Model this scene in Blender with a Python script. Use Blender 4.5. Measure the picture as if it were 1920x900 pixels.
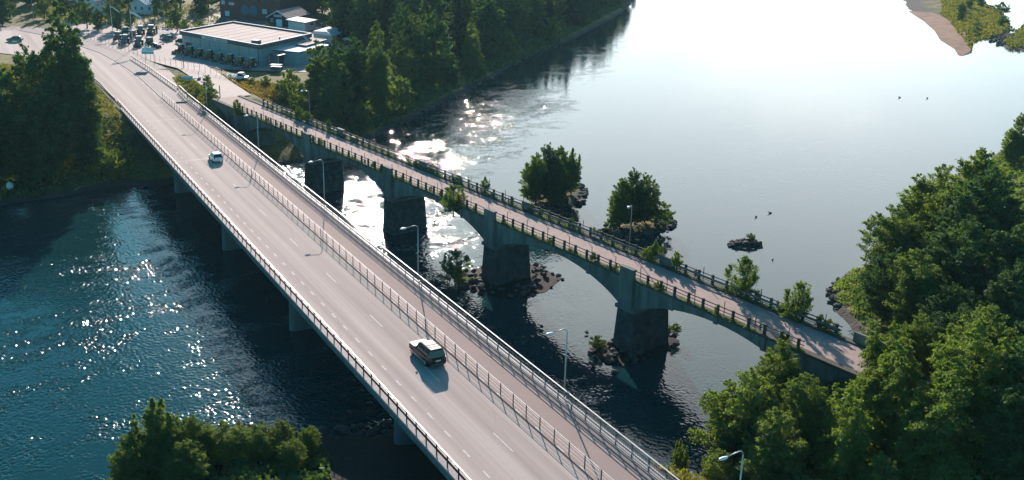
import bpy, math, random
import numpy as np
from mathutils import Vector, Matrix
R = math.radians
scene = bpy.context.scene
for o in list(bpy.data.objects): bpy.data.objects.remove(o)

# ------------------------------------------------------------------ camera
CAM_H = 46.85; PITCH = R(19.0877); ROLL = R(1.4865); YAW = R(29.732)
cd = bpy.data.cameras.new('camera'); cam = bpy.data.objects.new('camera', cd)
scene.collection.objects.link(cam); scene.camera = cam
cd.sensor_width = 36.0; cd.lens = 36.0 * 1904.76 / 1920.0
cd.clip_start = 0.5; cd.clip_end = 6000
fw = Vector((math.sin(YAW) * math.cos(PITCH), math.cos(YAW) * math.cos(PITCH), -math.sin(PITCH)))
rt = Vector((math.cos(YAW), -math.sin(YAW), 0)); up = rt.cross(fw)
rr_ = rt * math.cos(ROLL) - up * math.sin(-ROLL) * -1
cr, sr = math.cos(ROLL), math.sin(ROLL)
xr = rt * cr + up * sr      # picture right
yu = -rt * sr + up * cr     # picture up
m = Matrix((xr, yu, -fw)).transposed().to_4x4(); m.translation = (0, 0, CAM_H)
cam.matrix_world = m
scene.render.resolution_x = 1024; scene.render.resolution_y = 480

# ------------------------------------------------------------------ light
SUN_EL = R(19.5); SUN_AZ = R(20.45)         # azimuth from +Y towards +X
world = bpy.data.worlds.new('World'); scene.world = world; world.use_nodes = True
wt = world.node_tree; wn = wt.nodes; wl = wt.links; wn.clear()
wo = wn.new('ShaderNodeOutputWorld'); bg = wn.new('ShaderNodeBackground')
sky = wn.new('ShaderNodeTexSky'); sky.sky_type = 'NISHITA'; sky.sun_disc = False
sky.sun_elevation = SUN_EL; sky.sun_rotation = SUN_AZ
sky.air_density = 1.0; sky.dust_density = 0.15; sky.ozone_density = 1.5
bg.inputs['Strength'].default_value = 0.10
# thin bright cloud low over the river valley, broken up by noise
tc = wn.new('ShaderNodeTexCoord'); sep = wn.new('ShaderNodeSeparateXYZ')
wl.new(tc.outputs['Generated'], sep.inputs[0])
mp = wn.new('ShaderNodeMapping'); mp.inputs['Scale'].default_value = (2.2, 2.2, 7.0); mp.inputs['Location'].default_value = (0.35, 0.1, 0.0)
wl.new(tc.outputs['Generated'], mp.inputs[0])
cn = wn.new('ShaderNodeTexNoise'); cn.inputs['Scale'].default_value = 1.0; cn.inputs['Detail'].default_value = 6; cn.inputs['Roughness'].default_value = 0.55
wl.new(mp.outputs[0], cn.inputs['Vector'])
crp = wn.new('ShaderNodeMapRange'); crp.interpolation_type = 'SMOOTHSTEP'
crp.inputs['From Min'].default_value = 0.40; crp.inputs['From Max'].default_value = 0.68
wl.new(cn.outputs['Fac'], crp.inputs['Value'])
elr = wn.new('ShaderNodeMapRange'); elr.interpolation_type = 'SMOOTHSTEP'
elr.inputs['From Min'].default_value = 0.42; elr.inputs['From Max'].default_value = 0.06
wl.new(sep.outputs['Z'], elr.inputs['Value'])
def wmath(op, a, b):
    n = wn.new('ShaderNodeMath'); n.operation = op
    for i, v in enumerate((a, b)):
        if v is None: continue
        if isinstance(v, (int, float)): n.inputs[i].default_value = v
        else: wl.new(v, n.inputs[i])
    return n.outputs[0]
vd = wn.new('ShaderNodeVectorMath'); vd.operation = 'DOT_PRODUCT'
CA, CE = R(38), R(12)
wl.new(tc.outputs['Generated'], vd.inputs[0]); vd.inputs[1].default_value = (math.sin(CA) * math.cos(CE), math.cos(CA) * math.cos(CE), math.sin(CE))
lobe = wn.new('ShaderNodeMapRange'); lobe.interpolation_type = 'SMOOTHSTEP'
lobe.inputs['From Min'].default_value = math.cos(R(33)); lobe.inputs['From Max'].default_value = math.cos(R(4)); wl.new(vd.outputs['Value'], lobe.inputs['Value'])
cl = wmath('ADD', wmath('MULTIPLY', crp.outputs[0], 0.35), 0.65)
low = wmath('MULTIPLY', wmath('MULTIPLY', crp.outputs[0], elr.outputs[0]), 0.03)
cf = wmath('MAXIMUM', wmath('MULTIPLY', cl, lobe.outputs[0]), low)
tint = wn.new('ShaderNodeMix'); tint.data_type = 'RGBA'; tint.blend_type = 'MULTIPLY'; tint.inputs[0].default_value = 1.0
wl.new(sky.outputs[0], tint.inputs[6]); tint.inputs[7].default_value = (0.20, 0.70, 0.78, 1)
cmix = wn.new('ShaderNodeMix'); cmix.data_type = 'RGBA'
wl.new(cf, cmix.inputs[0]); wl.new(tint.outputs[2], cmix.inputs[6]); cmix.inputs[7].default_value = (16.8, 16.6, 16.3, 1)
wl.new(cmix.outputs[2], bg.inputs['Color']); wl.new(bg.outputs[0], wo.inputs[0])

sl = bpy.data.lights.new('sun', 'SUN'); sl.energy = 5.0; sl.angle = R(0.5); sl.color = (1.0, 0.85, 0.77)
so = bpy.data.objects.new('sun', sl); scene.collection.objects.link(so)
sdir = Vector((math.sin(SUN_AZ) * math.cos(SUN_EL), math.cos(SUN_AZ) * math.cos(SUN_EL), math.sin(SUN_EL)))
so.rotation_euler = sdir.to_track_quat('Z', 'Y').to_euler(); so.location = (0, 0, 120)
scene.view_settings.view_transform = 'Standard'; scene.view_settings.look = 'None'
scene.view_settings.exposure = 1.05; scene.view_settings.gamma = 1.0
scene.render.engine = 'CYCLES'
scene.cycles.max_bounces = 5; scene.cycles.diffuse_bounces = 2; scene.cycles.glossy_bounces = 3
scene.cycles.transparent_max_bounces = 6; scene.cycles.transmission_bounces = 3
scene.cycles.caustics_reflective = False; scene.cycles.caustics_refractive = False

# ------------------------------------------------------------------ materials
MATS = {}
def mat(name, col, rough=0.8, metal=0.0, spec=0.5, var=0.0, scale=1.0, col2=None, bump=0.0, bscale=None, detail=5, island=0.0, stretch=None, obj_coords=True):
    m = bpy.data.materials.new(name); m.use_nodes = True
    nt = m.node_tree; N = nt.nodes; L = nt.links
    b = N['Principled BSDF']; b.inputs['Roughness'].default_value = rough; b.inputs['Metallic'].default_value = metal
    b.inputs['Specular IOR Level'].default_value = min(spec, 0.12) if rough >= 0.8 else spec
    b.inputs['Base Color'].default_value = (*col, 1)
    geo = N.new('ShaderNodeNewGeometry')
    mpn = N.new('ShaderNodeMapping'); L.new(geo.outputs['Position'], mpn.inputs[0])
    if stretch: mpn.inputs['Scale'].default_value = stretch
    out = None
    if col2 or var:
        nz = N.new('ShaderNodeTexNoise'); nz.inputs['Scale'].default_value = scale; nz.inputs['Detail'].default_value = detail; nz.inputs['Roughness'].default_value = 0.62
        L.new(mpn.outputs[0], nz.inputs['Vector'])
        c2 = col2 if col2 else tuple(c * (1 - var) for c in col)
        mr = N.new('ShaderNodeMapRange'); mr.inputs['From Min'].default_value = 0.32; mr.inputs['From Max'].default_value = 0.68
        L.new(nz.outputs['Fac'], mr.inputs['Value'])
        mx = N.new('ShaderNodeMix'); mx.data_type = 'RGBA'; L.new(mr.outputs[0], mx.inputs[0])
        mx.inputs[6].default_value = (*col, 1); mx.inputs[7].default_value = (*c2, 1)
        out = mx.outputs[2]
    if island and out is None:
        rgb = N.new('ShaderNodeRGB'); rgb.outputs[0].default_value = (*col, 1); out = rgb.outputs[0]
    if island:
        hs = N.new('ShaderNodeHueSaturation'); L.new(out, hs.inputs['Color'])
        mr2 = N.new('ShaderNodeMapRange'); mr2.inputs['To Min'].default_value = 1 - island; mr2.inputs['To Max'].default_value = 1 + island
        L.new(geo.outputs['Random Per Island'], mr2.inputs['Value']); L.new(mr2.outputs[0], hs.inputs['Value'])
        out = hs.outputs[0]
    if out: L.new(out, b.inputs['Base Color'])
    if bump:
        nb = N.new('ShaderNodeTexNoise'); nb.inputs['Scale'].default_value = bscale or scale * 6; nb.inputs['Detail'].default_value = 4
        L.new(mpn.outputs[0], nb.inputs['Vector'])
        bp = N.new('ShaderNodeBump'); bp.inputs['Strength'].default_value = 0.6; bp.inputs['Distance'].default_value = bump
        L.new(nb.outputs['Fac'], bp.inputs['Height']); L.new(bp.outputs[0], b.inputs['Normal'])
    MATS[name] = m
    return m

def leafmat(name, col, col2, trans=0.35, scale=0.25):
    m = bpy.data.materials.new(name); m.use_nodes = True
    nt = m.node_tree; N = nt.nodes; L = nt.links; N.remove(N['Principled BSDF'])
    out = N['Material Output']
    geo = N.new('ShaderNodeNewGeometry'); oi = N.new('ShaderNodeObjectInfo')
    nz = N.new('ShaderNodeTexNoise'); nz.inputs['Scale'].default_value = scale; nz.inputs['Detail'].default_value = 3
    L.new(geo.outputs['Position'], nz.inputs['Vector'])
    ad = N.new('ShaderNodeMath'); ad.operation = 'MULTIPLY_ADD'; ad.inputs[1].default_value = 0.55; ad.inputs[2].default_value = 0.0
    L.new(geo.outputs['Random Per Island'], ad.inputs[0])
    ad2 = N.new('ShaderNodeMath'); ad2.operation = 'MULTIPLY_ADD'; ad2.inputs[1].default_value = 0.9
    L.new(nz.outputs['Fac'], ad2.inputs[0]); L.new(ad.outputs[0], ad2.inputs[2])
    ad3 = N.new('ShaderNodeMath'); ad3.operation = 'MULTIPLY_ADD'; ad3.inputs[1].default_value = 0.35; L.new(oi.outputs['Random'], ad3.inputs[0]); L.new(ad2.outputs[0], ad3.inputs[2])
    mr = N.new('ShaderNodeMapRange'); mr.inputs['From Min'].default_value = 0.35; mr.inputs['From Max'].default_value = 1.25
    L.new(ad3.outputs[0], mr.inputs['Value'])
    mx = N.new('ShaderNodeMix'); mx.data_type = 'RGBA'; L.new(mr.outputs[0], mx.inputs[0])
    mx.inputs[6].default_value = (*col, 1); mx.inputs[7].default_value = (*col2, 1)
    d = N.new('ShaderNodeBsdfDiffuse'); t = N.new('ShaderNodeBsdfTranslucent'); g = N.new('ShaderNodeBsdfGlossy'); g.inputs['Roughness'].default_value = 0.65
    hs = N.new('ShaderNodeMix'); hs.data_type = 'RGBA'; hs.blend_type = 'MULTIPLY'; hs.inputs[0].default_value = 1; hs.inputs[7].default_value = (1.3, 1.45, 0.5, 1)
    L.new(mx.outputs[2], d.inputs['Color']); L.new(mx.outputs[2], hs.inputs[6]); L.new(hs.outputs[2], t.inputs['Color'])
    g.inputs['Color'].default_value = (0.75, 0.85, 0.85, 1)
    m1 = N.new('ShaderNodeMixShader'); m1.inputs[0].default_value = trans; L.new(d.outputs[0], m1.inputs[1]); L.new(t.outputs[0], m1.inputs[2])
    m2 = N.new('ShaderNodeMixShader'); m2.inputs[0].default_value = 0.03; L.new(m1.outputs[0], m2.inputs[1]); L.new(g.outputs[0], m2.inputs[2])
    L.new(m2.outputs[0], out.inputs[0]); MATS[name] = m
    return m

mat('asphalt', (0.45, 0.385, 0.345), 0.9, spec=0.12, col2=(0.285, 0.235, 0.215), scale=0.5, bump=0.01, bscale=18, stretch=(1.15, 0.014, 1), detail=3)
mat('asphalt_path', (0.275, 0.222, 0.20), 0.9, spec=0.12, col2=(0.31, 0.235, 0.21), scale=0.22, bump=0.01, bscale=14)
mat('asphalt_dark', (0.15, 0.135, 0.135), 0.8, col2=(0.19, 0.17, 0.165), scale=0.15, bump=0.01, bscale=12)
mat('yard', (0.37, 0.305, 0.275), 0.85, col2=(0.27, 0.235, 0.225), scale=0.12, bump=0.02, bscale=6)
mat('old_deck', (0.36, 0.275, 0.245), 0.9, col2=(0.29, 0.225, 0.20), scale=0.5, bump=0.02, bscale=9)
mat('road_paint', (0.62, 0.58, 0.55), 0.8, col2=(0.42, 0.38, 0.36), scale=3.0)
mat('kerb', (0.38, 0.34, 0.33), 0.8, var=0.3, scale=1.5)
mat('concrete', (0.17, 0.185, 0.185), 0.85, col2=(0.105, 0.12, 0.12), scale=0.5, bump=0.02, bscale=5, stretch=(1, 1, 0.35))
mat('concrete_old', (0.21, 0.215, 0.20), 0.9, col2=(0.085, 0.095, 0.085), scale=0.55, bump=0.05, bscale=3.5, stretch=(1, 1, 0.3))
mat('concrete_post', (0.10, 0.10, 0.085), 0.9, col2=(0.06, 0.06, 0.045), scale=2.0, bump=0.01)
mat('pier_stone', (0.095, 0.108, 0.108), 0.85, col2=(0.04, 0.047, 0.047), scale=1.1, bump=0.12, bscale=2.2)
mat('rail_white', (0.36, 0.38, 0.38), 0.55, metal=0.1, var=0.35, scale=0.8)
mat('rail_galv', (0.34, 0.33, 0.32), 0.45, metal=0.5, var=0.25, scale=2)
mat('rail_thin', (0.75, 0.70, 0.66), 0.6, var=0.2, scale=2)
mat('rail_dark', (0.06, 0.06, 0.062), 0.6, metal=0.2, var=0.3, scale=2)
mat('rail_teal', (0.10, 0.15, 0.16), 0.5, metal=0.3, var=0.3, scale=2)
mat('rail_rust', (0.09, 0.07, 0.055), 0.8, metal=0.2, col2=(0.05, 0.05, 0.045), scale=3)
mat('lamp_metal', (0.42, 0.44, 0.45), 0.4, metal=0.5)
mat('lamp_head', (0.75, 0.77, 0.78), 0.35)
mat('rock', (0.10, 0.095, 0.09), 0.85, col2=(0.035, 0.036, 0.036), scale=1.4, bump=0.08, bscale=4, island=0.5)
mat('bark', (0.10, 0.085, 0.07), 0.9, col2=(0.04, 0.035, 0.03), scale=4)
mat('birch_bark', (0.45, 0.43, 0.40), 0.8, col2=(0.08, 0.08, 0.08), scale=3)
leafmat('leaf_green', (0.052, 0.088, 0.028), (0.160, 0.205, 0.050), 0.50)
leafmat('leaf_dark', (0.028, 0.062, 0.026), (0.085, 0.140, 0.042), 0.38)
leafmat('leaf_yellow', (0.062, 0.105, 0.026), (0.170, 0.220, 0.045), 0.48)
leafmat('needle', (0.010, 0.026, 0.016), (0.028, 0.052, 0.022), 0.15)
leafmat('grass_blade', (0.075, 0.10, 0.02), (0.24, 0.20, 0.04), 0.35, 0.35)
leafmat('dry_weed', (0.16, 0.115, 0.04), (0.26, 0.17, 0.06), 0.4, 0.35)
mat('roof_felt', (0.36, 0.29, 0.265), 0.85, col2=(0.27, 0.22, 0.205), scale=0.16, detail=7)
mat('parapet_white', (0.66, 0.66, 0.65), 0.8)
mat('fascia_dark', (0.055, 0.075, 0.085), 0.6)
mat('wall_blue', (0.30, 0.36, 0.37), 0.7, var=0.12, scale=0.6)
mat('wall_white', (0.62, 0.64, 0.63), 0.75, var=0.1, scale=0.7)
mat('wall_red', (0.18, 0.075, 0.065), 0.85, col2=(0.13, 0.06, 0.055), scale=1.2)
mat('wall_black', (0.04, 0.038, 0.045), 0.8)
mat('tile_roof', (0.48, 0.33, 0.31), 0.8, col2=(0.38, 0.26, 0.25), scale=1.5)
mat('tile_dark', (0.10, 0.10, 0.11), 0.8)
mat('glass', (0.03, 0.04, 0.05), 0.08)
mat('trim', (0.60, 0.60, 0.60), 0.6)
mat('sign_blue', (0.05, 0.38, 0.52), 0.5)
mat('sign_pale', (0.50, 0.72, 0.74), 0.5)
mat('sign_grey', (0.45, 0.52, 0.53), 0.5)
mat('ink', (0.05, 0.07, 0.09), 0.6)
mat('orange_paint', (0.42, 0.16, 0.03), 0.45, var=0.3, scale=3)
mat('yellow_paint', (0.40, 0.24, 0.04), 0.45)
mat('red_paint', (0.30, 0.05, 0.03), 0.45)
mat('green_paint', (0.03, 0.13, 0.08), 0.35)
mat('blue_paint', (0.04, 0.12, 0.20), 0.4)
mat('car_black', (0.008, 0.011, 0.013), 0.12, spec=0.3)
mat('car_white', (0.78, 0.80, 0.80), 0.25)
mat('car_grey', (0.20, 0.23, 0.25), 0.3)
mat('roof_glare', (0.13, 0.14, 0.14), 0.6, spec=0.35)  # lighter grey standing in for glare on the black car's top surfaces
mat('rubber', (0.02, 0.02, 0.02), 0.8)
mat('rim', (0.45, 0.45, 0.45), 0.35, metal=0.6)
mat('tail_lamp', (0.30, 0.02, 0.02), 0.3)
mat('plate', (0.6, 0.6, 0.55), 0.5)
mat('wood', (0.30, 0.22, 0.14), 0.8, var=0.4, scale=3)
mat('flag_cloth', (0.60, 0.66, 0.66), 0.8)
mat('skin', (0.45, 0.28, 0.20), 0.6)
mat('shirt', (0.10, 0.13, 0.14), 0.8)
mat('trousers', (0.16, 0.09, 0.08), 0.8)
mat('hair', (0.04, 0.03, 0.02), 0.7)
mat('duck_dark', (0.025, 0.025, 0.025), 0.7)
mat('sand', (0.25, 0.155, 0.12), 0.9, col2=(0.16, 0.10, 0.06), scale=0.22, bump=0.03, bscale=2)
mat('wet_gravel', (0.030, 0.030, 0.027), 0.9, col2=(0.014, 0.015, 0.014), scale=2.0, bump=0.05, bscale=6)
mat('rope', (0.03, 0.03, 0.03), 0.8)

# terrain: forest floor, lit grass, gravel, painted near-bank shade
def terrain_mat():
    m = bpy.data.materials.new('ground'); m.use_nodes = True
    nt = m.node_tree; N = nt.nodes; L = nt.links; b = N['Principled BSDF']; b.inputs['Roughness'].default_value = 0.95; b.inputs['Specular IOR Level'].default_value = 0.2
    geo = N.new('ShaderNodeNewGeometry'); sp = N.new('ShaderNodeSeparateXYZ'); L.new(geo.outputs['Position'], sp.inputs[0])
    n1 = N.new('ShaderNodeTexNoise'); n1.inputs['Scale'].default_value = 0.09; n1.inputs['Detail'].default_value = 7; n1.inputs['Roughness'].default_value = 0.65
    L.new(geo.outputs['Position'], n1.inputs['Vector'])
    r = N.new('ShaderNodeValToRGB'); L.new(n1.outputs['Fac'], r.inputs[0])
    e = r.color_ramp.elements; e[0].position = 0.36; e[0].color = (0.035, 0.042, 0.02, 1); e[1].position = 0.66; e[1].color = (0.19, 0.155, 0.04, 1)
    k = r.color_ramp.elements.new(0.5); k.color = (0.095, 0.105, 0.026, 1)
    n2 = N.new('ShaderNodeTexNoise'); n2.inputs['Scale'].default_value = 1.6; n2.inputs['Detail'].default_value = 5; L.new(geo.outputs['Position'], n2.inputs['Vector'])
    mr = N.new('ShaderNodeMapRange'); mr.inputs['From Min'].default_value = 0.3; mr.inputs['From Max'].default_value = 0.7; mr.inputs['To Min'].default_value = 0.55; mr.inputs['To Max'].default_value = 1.3; L.new(n2.outputs['Fac'], mr.inputs['Value'])
    hs = N.new('ShaderNodeHueSaturation'); L.new(r.outputs[0], hs.inputs['Color']); L.new(mr.outputs[0], hs.inputs['Value'])
    # stony margin by the water line
    zz = N.new('ShaderNodeMapRange'); zz.inputs['From Min'].default_value = -7.55; zz.inputs['From Max'].default_value = -7.1; L.new(sp.outputs['Z'], zz.inputs['Value'])
    st = N.new('ShaderNodeMix'); st.data_type = 'RGBA'; L.new(zz.outputs[0], st.inputs[0]); st.inputs[6].default_value = (0.045, 0.042, 0.037, 1); L.new(hs.outputs[0], st.inputs[7])
    def rngz(v, a, b_):
        n = N.new('ShaderNodeMapRange'); n.inputs['From Min'].default_value = a; n.inputs['From Max'].default_value = b_; L.new(v, n.inputs['Value']); return n.outputs[0]
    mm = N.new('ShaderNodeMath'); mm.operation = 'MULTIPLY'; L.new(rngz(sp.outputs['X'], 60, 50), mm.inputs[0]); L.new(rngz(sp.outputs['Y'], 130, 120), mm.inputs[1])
    dk = N.new('ShaderNodeMix'); dk.data_type = 'RGBA'; L.new(mm.outputs[0], dk.inputs[0]); L.new(st.outputs[2], dk.inputs[6]); dk.inputs[7].default_value = (0.022, 0.024, 0.02, 1)  # shade around the road bridge, put into the near-bank ground colour
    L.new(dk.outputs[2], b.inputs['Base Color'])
    bp = N.new('ShaderNodeBump'); bp.inputs['Distance'].default_value = 0.25; L.new(n2.outputs['Fac'], bp.inputs['Height']); L.new(bp.outputs[0], b.inputs['Normal'])
    MATS['ground'] = m
terrain_mat()

def water_mat():
    m = bpy.data.materials.new('river_water'); m.use_nodes = True
    nt = m.node_tree; N = nt.nodes; L = nt.links; b = N['Principled BSDF']
    b.inputs['IOR'].default_value = 1.33; b.inputs['Base Color'].default_value = (0.005, 0.034, 0.038, 1)
    geo = N.new('ShaderNodeNewGeometry')
    def noise(scale, detail, rough=0.5, stretch=None, dist=0.0):
        n = N.new('ShaderNodeTexNoise'); n.inputs['Scale'].default_value = scale; n.inputs['Detail'].default_value = detail; n.inputs['Roughness'].default_value = rough; n.inputs['Distortion'].default_value = dist
        if stretch:
            mp = N.new('ShaderNodeMapping'); mp.inputs['Scale'].default_value = stretch; mp.inputs['Rotation'].default_value = (0, 0, R(-25)); L.new(geo.outputs['Position'], mp.inputs[0]); L.new(mp.outputs[0], n.inputs['Vector'])
        else: L.new(geo.outputs['Position'], n.inputs['Vector'])
        return n.outputs['Fac']
    def mth(op, a, b_=None, c=None):
        n = N.new('ShaderNodeMath'); n.operation = op
        for i, v in enumerate((a, b_, c)):
            if v is None: continue
            if isinstance(v, (int, float)): n.inputs[i].default_value = v
            else: L.new(v, n.inputs[i])
        return n.outputs[0]
    def rng(v, a, b_, c, d):
        n = N.new('ShaderNodeMapRange'); n.interpolation_type = 'SMOOTHSTEP'
        n.inputs['From Min'].default_value = a; n.inputs['From Max'].default_value = b_; n.inputs['To Min'].default_value = c; n.inputs['To Max'].default_value = d
        L.new(v, n.inputs['Value']); return n.outputs[0]
    # patches of rougher and calmer water, shallower = faster near the bridges
    patch = noise(0.045, 4, 0.6, (0.6, 1.4, 1), 1.2)
    calm = rng(patch, 0.40, 0.60, 0.34, 1.0)
    sp = N.new('ShaderNodeSeparateXYZ'); L.new(geo.outputs['Position'], sp.inputs[0])
    # distance up-river: calmer water away from the rapids under the bridges
    dx = mth('MULTIPLY', mth('SUBTRACT', sp.outputs['X'], 40.0), 1.0)
    far = rng(sp.outputs['X'], 66.0, 88.0, 1.0, 0.13)
    along = mth('SUBTRACT', mth('MULTIPLY', mth('SUBTRACT', sp.outputs['Y'], 196.0), 0.766), mth('MULTIPLY', mth('SUBTRACT', sp.outputs['X'], 85.0), 0.643))
    far = mth('MAXIMUM', far, mth('MULTIPLY', rng(along, -30.0, -8.0, 0.0, 1.5), rng(sp.outputs['X'], 125.0, 165.0, 1.0, 0.15)))
    fine = rng(noise(0.28, 3, 0.6, (0.8, 1.2, 1), 0.8), 0.44, 0.62, 0.40, 1.5)
    left = mth('MULTIPLY', mth('MULTIPLY', rng(sp.outputs['X'], 4.0, 18.0, 0.25, 1.0), rng(sp.outputs['Y'], 150.0, 112.0, 0.35, 1.0)), rng(sp.outputs['X'], 33.0, 42.0, 0.95, 0.0))
    left = mth('ADD', mth('ADD', left, 0.78), mth('MULTIPLY', rng(sp.outputs['X'], 44.0, 52.0, 0.0, 1.0), rng(sp.outputs['Y'], 135.0, 112.0, 0.22, -0.36)))
    boost = mth('ADD', mth('MULTIPLY', mth('MULTIPLY', rng(sp.outputs['Y'], 120.0, 145.0, 0.0, 1.0), rng(sp.outputs['X'], 92.0, 80.0, 0.0, 1.0)), rng(sp.outputs['X'], 44.0, 50.0, 0.0, 0.9)), 1.0)
    amp = mth('MULTIPLY', mth('MULTIPLY', mth('MULTIPLY', mth('MULTIPLY', calm, far), left), fine), boost)
    swell = noise(0.30, 3, 0.5, (1.0, 0.7, 1))
    chop = noise(1.0, 2, 0.5, (1.0, 0.8, 1), 0.2)
    rip = noise(2.4, 1, 0.4, (1.0, 0.85, 1))
    swell, chop, rip = (mth('SUBTRACT', q_, 0.5) for q_ in (swell, chop, rip))
    h = mth('ADD', mth('MULTIPLY', swell, 0.05), mth('MULTIPLY', chop, 0.07))
    h = mth('MULTIPLY', h, amp)
    h = mth('ADD', h, mth('MULTIPLY', mth('MULTIPLY', rip, 0.115), mth('ADD', amp, 0.035)))
    bp = N.new('ShaderNodeBump'); bp.inputs['Strength'].default_value = 1.0; bp.inputs['Distance'].default_value = 1.0
    L.new(h, bp.inputs['Height']); L.new(bp.outputs[0], b.inputs['Normal'])
    b.inputs['Roughness'].default_value = 0.045
    MATS['river_water'] = m
water_mat()
M = MATS

# ------------------------------------------------------------------ mesh helpers
COL = scene.collection
class MB:
    def __init__(s): s.v = []; s.f = []
    def quad(s, a, b, c, d):
        i = len(s.v); s.v += [tuple(a), tuple(b), tuple(c), tuple(d)]; s.f.append((i, i + 1, i + 2, i + 3)); return s
    def poly(s, pts):
        i = len(s.v); s.v += [tuple(p) for p in pts]; s.f.append(tuple(range(i, i + len(pts)))); return s
    def hexa(s, p):   # 8 points: bottom 4 ccw, top 4 ccw
        i = len(s.v); s.v += [tuple(q) for q in p]
        for f in ((3, 2, 1, 0), (4, 5, 6, 7), (0, 1, 5, 4), (1, 2, 6, 5), (2, 3, 7, 6), (3, 0, 4, 7)): s.f.append(tuple(i + k for k in f))
        return s
    def box(s, c, d, rz=0.0, top=1.0):
        x, y, z = d[0] / 2, d[1] / 2, d[2] / 2; p = []
        ca, sa = math.cos(rz), math.sin(rz)
        for zz, k in ((-z, 1.0), (z, top)):
            for xx, yy in ((-x, -y), (x, -y), (x, y), (-x, y)):
                xx *= k; yy *= k
                p.append((c[0] + xx * ca - yy * sa, c[1] + xx * sa + yy * ca, c[2] + zz))
        return s.hexa(p)
    def bar(s, a, b, w, h=None):
        a = Vector(a); b = Vector(b); h = h or w; d = (b - a).normalized()
        u = Vector((0, 0, 1)) if abs(d.z) < 0.95 else Vector((1, 0, 0))
        sd = d.cross(u).normalized() * (w / 2); uu = sd.cross(d).normalized() * (h / 2)
        return s.hexa([a - sd - uu, a + sd - uu, b + sd - uu, b - sd - uu, a - sd + uu, a + sd + uu, b + sd + uu, b - sd + uu])
    def tube(s, pts, r, n=8, cap=True):
        pts = [Vector(p) for p in pts]; rs = r if isinstance(r, (list, tuple)) else [r] * len(pts); base = len(s.v)
        ref = None
        for k, p in enumerate(pts):
            d = (pts[min(k + 1, len(pts) - 1)] - pts[max(k - 1, 0)]).normalized()
            if ref is None: ref = d.cross(Vector((0.31, 0.11, 0.94))).normalized() if abs(d.z) < 0.9 else d.cross(Vector((1, 0, 0))).normalized()
            ref = (ref - d * ref.dot(d)).normalized(); w = d.cross(ref)
            for j in range(n):
                t = 2 * math.pi * j / n; q = p + ref * math.cos(t) * rs[k] + w * math.sin(t) * rs[k]; s.v.append(tuple(q))
        for k in range(len(pts) - 1):
            for j in range(n):
                a = base + k * n + j; b2 = base + k * n + (j + 1) % n; s.f.append((a, b2, b2 + n, a + n))
        if cap:
            s.f.append(tuple(base + j for j in range(n))[::-1]); s.f.append(tuple(base + (len(pts) - 1) * n + j for j in range(n)))
        return s
    def prism(s, pts, z0, z1):   # pts ccw xy
        n = len(pts); i = len(s.v); s.v += [(p[0], p[1], z0) for p in pts] + [(p[0], p[1], z1) for p in pts]
        s.f.append(tuple(range(i, i + n))[::-1]); s.f.append(tuple(range(i + n, i + 2 * n)))
        for k in range(n): s.f.append((i + k, i + (k + 1) % n, i + n + (k + 1) % n, i + n + k))
        return s
    def extr(s, prof, f0, f1):   # prof: list of points, f0/f1: functions to 3D for both ends
        n = len(prof); i = len(s.v); s.v += [tuple(f0(p)) for p in prof] + [tuple(f1(p)) for p in prof]
        s.f.append(tuple(range(i, i + n))[::-1]); s.f.append(tuple(range(i + n, i + 2 * n)))
        for k in range(n): s.f.append((i + k, i + (k + 1) % n, i + n + (k + 1) % n, i + n + k))
        return s
    def ball(s, c, r, sub=(10, 7)):
        nu, nv = sub; i = len(s.v); rx, ry, rz = (r, r, r) if isinstance(r, (int, float)) else r
        s.v.append((c[0], c[1], c[2] - rz))
        for a in range(1, nv):
            ph = -math.pi / 2 + math.pi * a / nv
            for b in range(nu):
                t = 2 * math.pi * b / nu; s.v.append((c[0] + rx * math.cos(ph) * math.cos(t), c[1] + ry * math.cos(ph) * math.sin(t), c[2] + rz * math.sin(ph)))
        s.v.append((c[0], c[1], c[2] + rz)); top = len(s.v) - 1
        for b in range(nu):
            s.f.append((i, i + 1 + (b + 1) % nu, i + 1 + b)); s.f.append((top, top - nu + b, top - nu + (b + 1) % nu))
        for a in range(nv - 2):
            for b in range(nu):
                p = i + 1 + a * nu + b; q = i + 1 + a * nu + (b + 1) % nu; s.f.append((p, q, q + nu, p + nu))
        return s
    def data(s, name, m, smooth=False):
        me = bpy.data.meshes.new(name); me.from_pydata(s.v, [], s.f); me.validate(); me.update()
        if isinstance(m, str): m = M[m]
        me.materials.append(m)
        if smooth: me.polygons.foreach_set('use_smooth', [True] * len(me.polygons))
        return me
    def build(s, name, m, parent=None, smooth=False, **k):
        return link(name, s.data(name, m, smooth), parent, **k)
def link(name, me, parent=None, loc=None, rz=0.0, sc=None):
    o = bpy.data.objects.new(name, me); COL.objects.link(o); o.parent = parent
    if loc is not None: o.location = loc
    if rz: o.rotation_euler = (0, 0, rz)
    if sc is not None: o.scale = (sc, sc, sc) if isinstance(sc, (int, float)) else sc
    return o
def tag(o, label=None, cat=None, group=None, kind=None):
    if label: o['label'] = label
    if cat: o['category'] = cat
    if group: o['group'] = group
    if kind: o['kind'] = kind
    return o
def thing(name, label, cat, loc=(0, 0, 0), rz=0.0, group=None):
    o = link(name, None, None, loc, rz); tag(o, label, cat, group); return o
def kids(o): return [c for c in bpy.data.objects if c.parent == o]
CH = {}
def copy_tree(o, loc=None, rz=None, sc=None, label=None, parent=None):
    c = o.copy(); COL.objects.link(c); c.parent = parent
    if loc is not None: c.location = loc
    if rz is not None: c.rotation_euler = (0, 0, rz)
    if sc is not None: c.scale = (sc, sc, sc) if isinstance(sc, (int, float)) else sc
    if label: c['label'] = label
    if o not in CH: CH[o] = kids(o)
    for ch in CH[o]: copy_tree(ch, parent=c)
    return c
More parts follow.
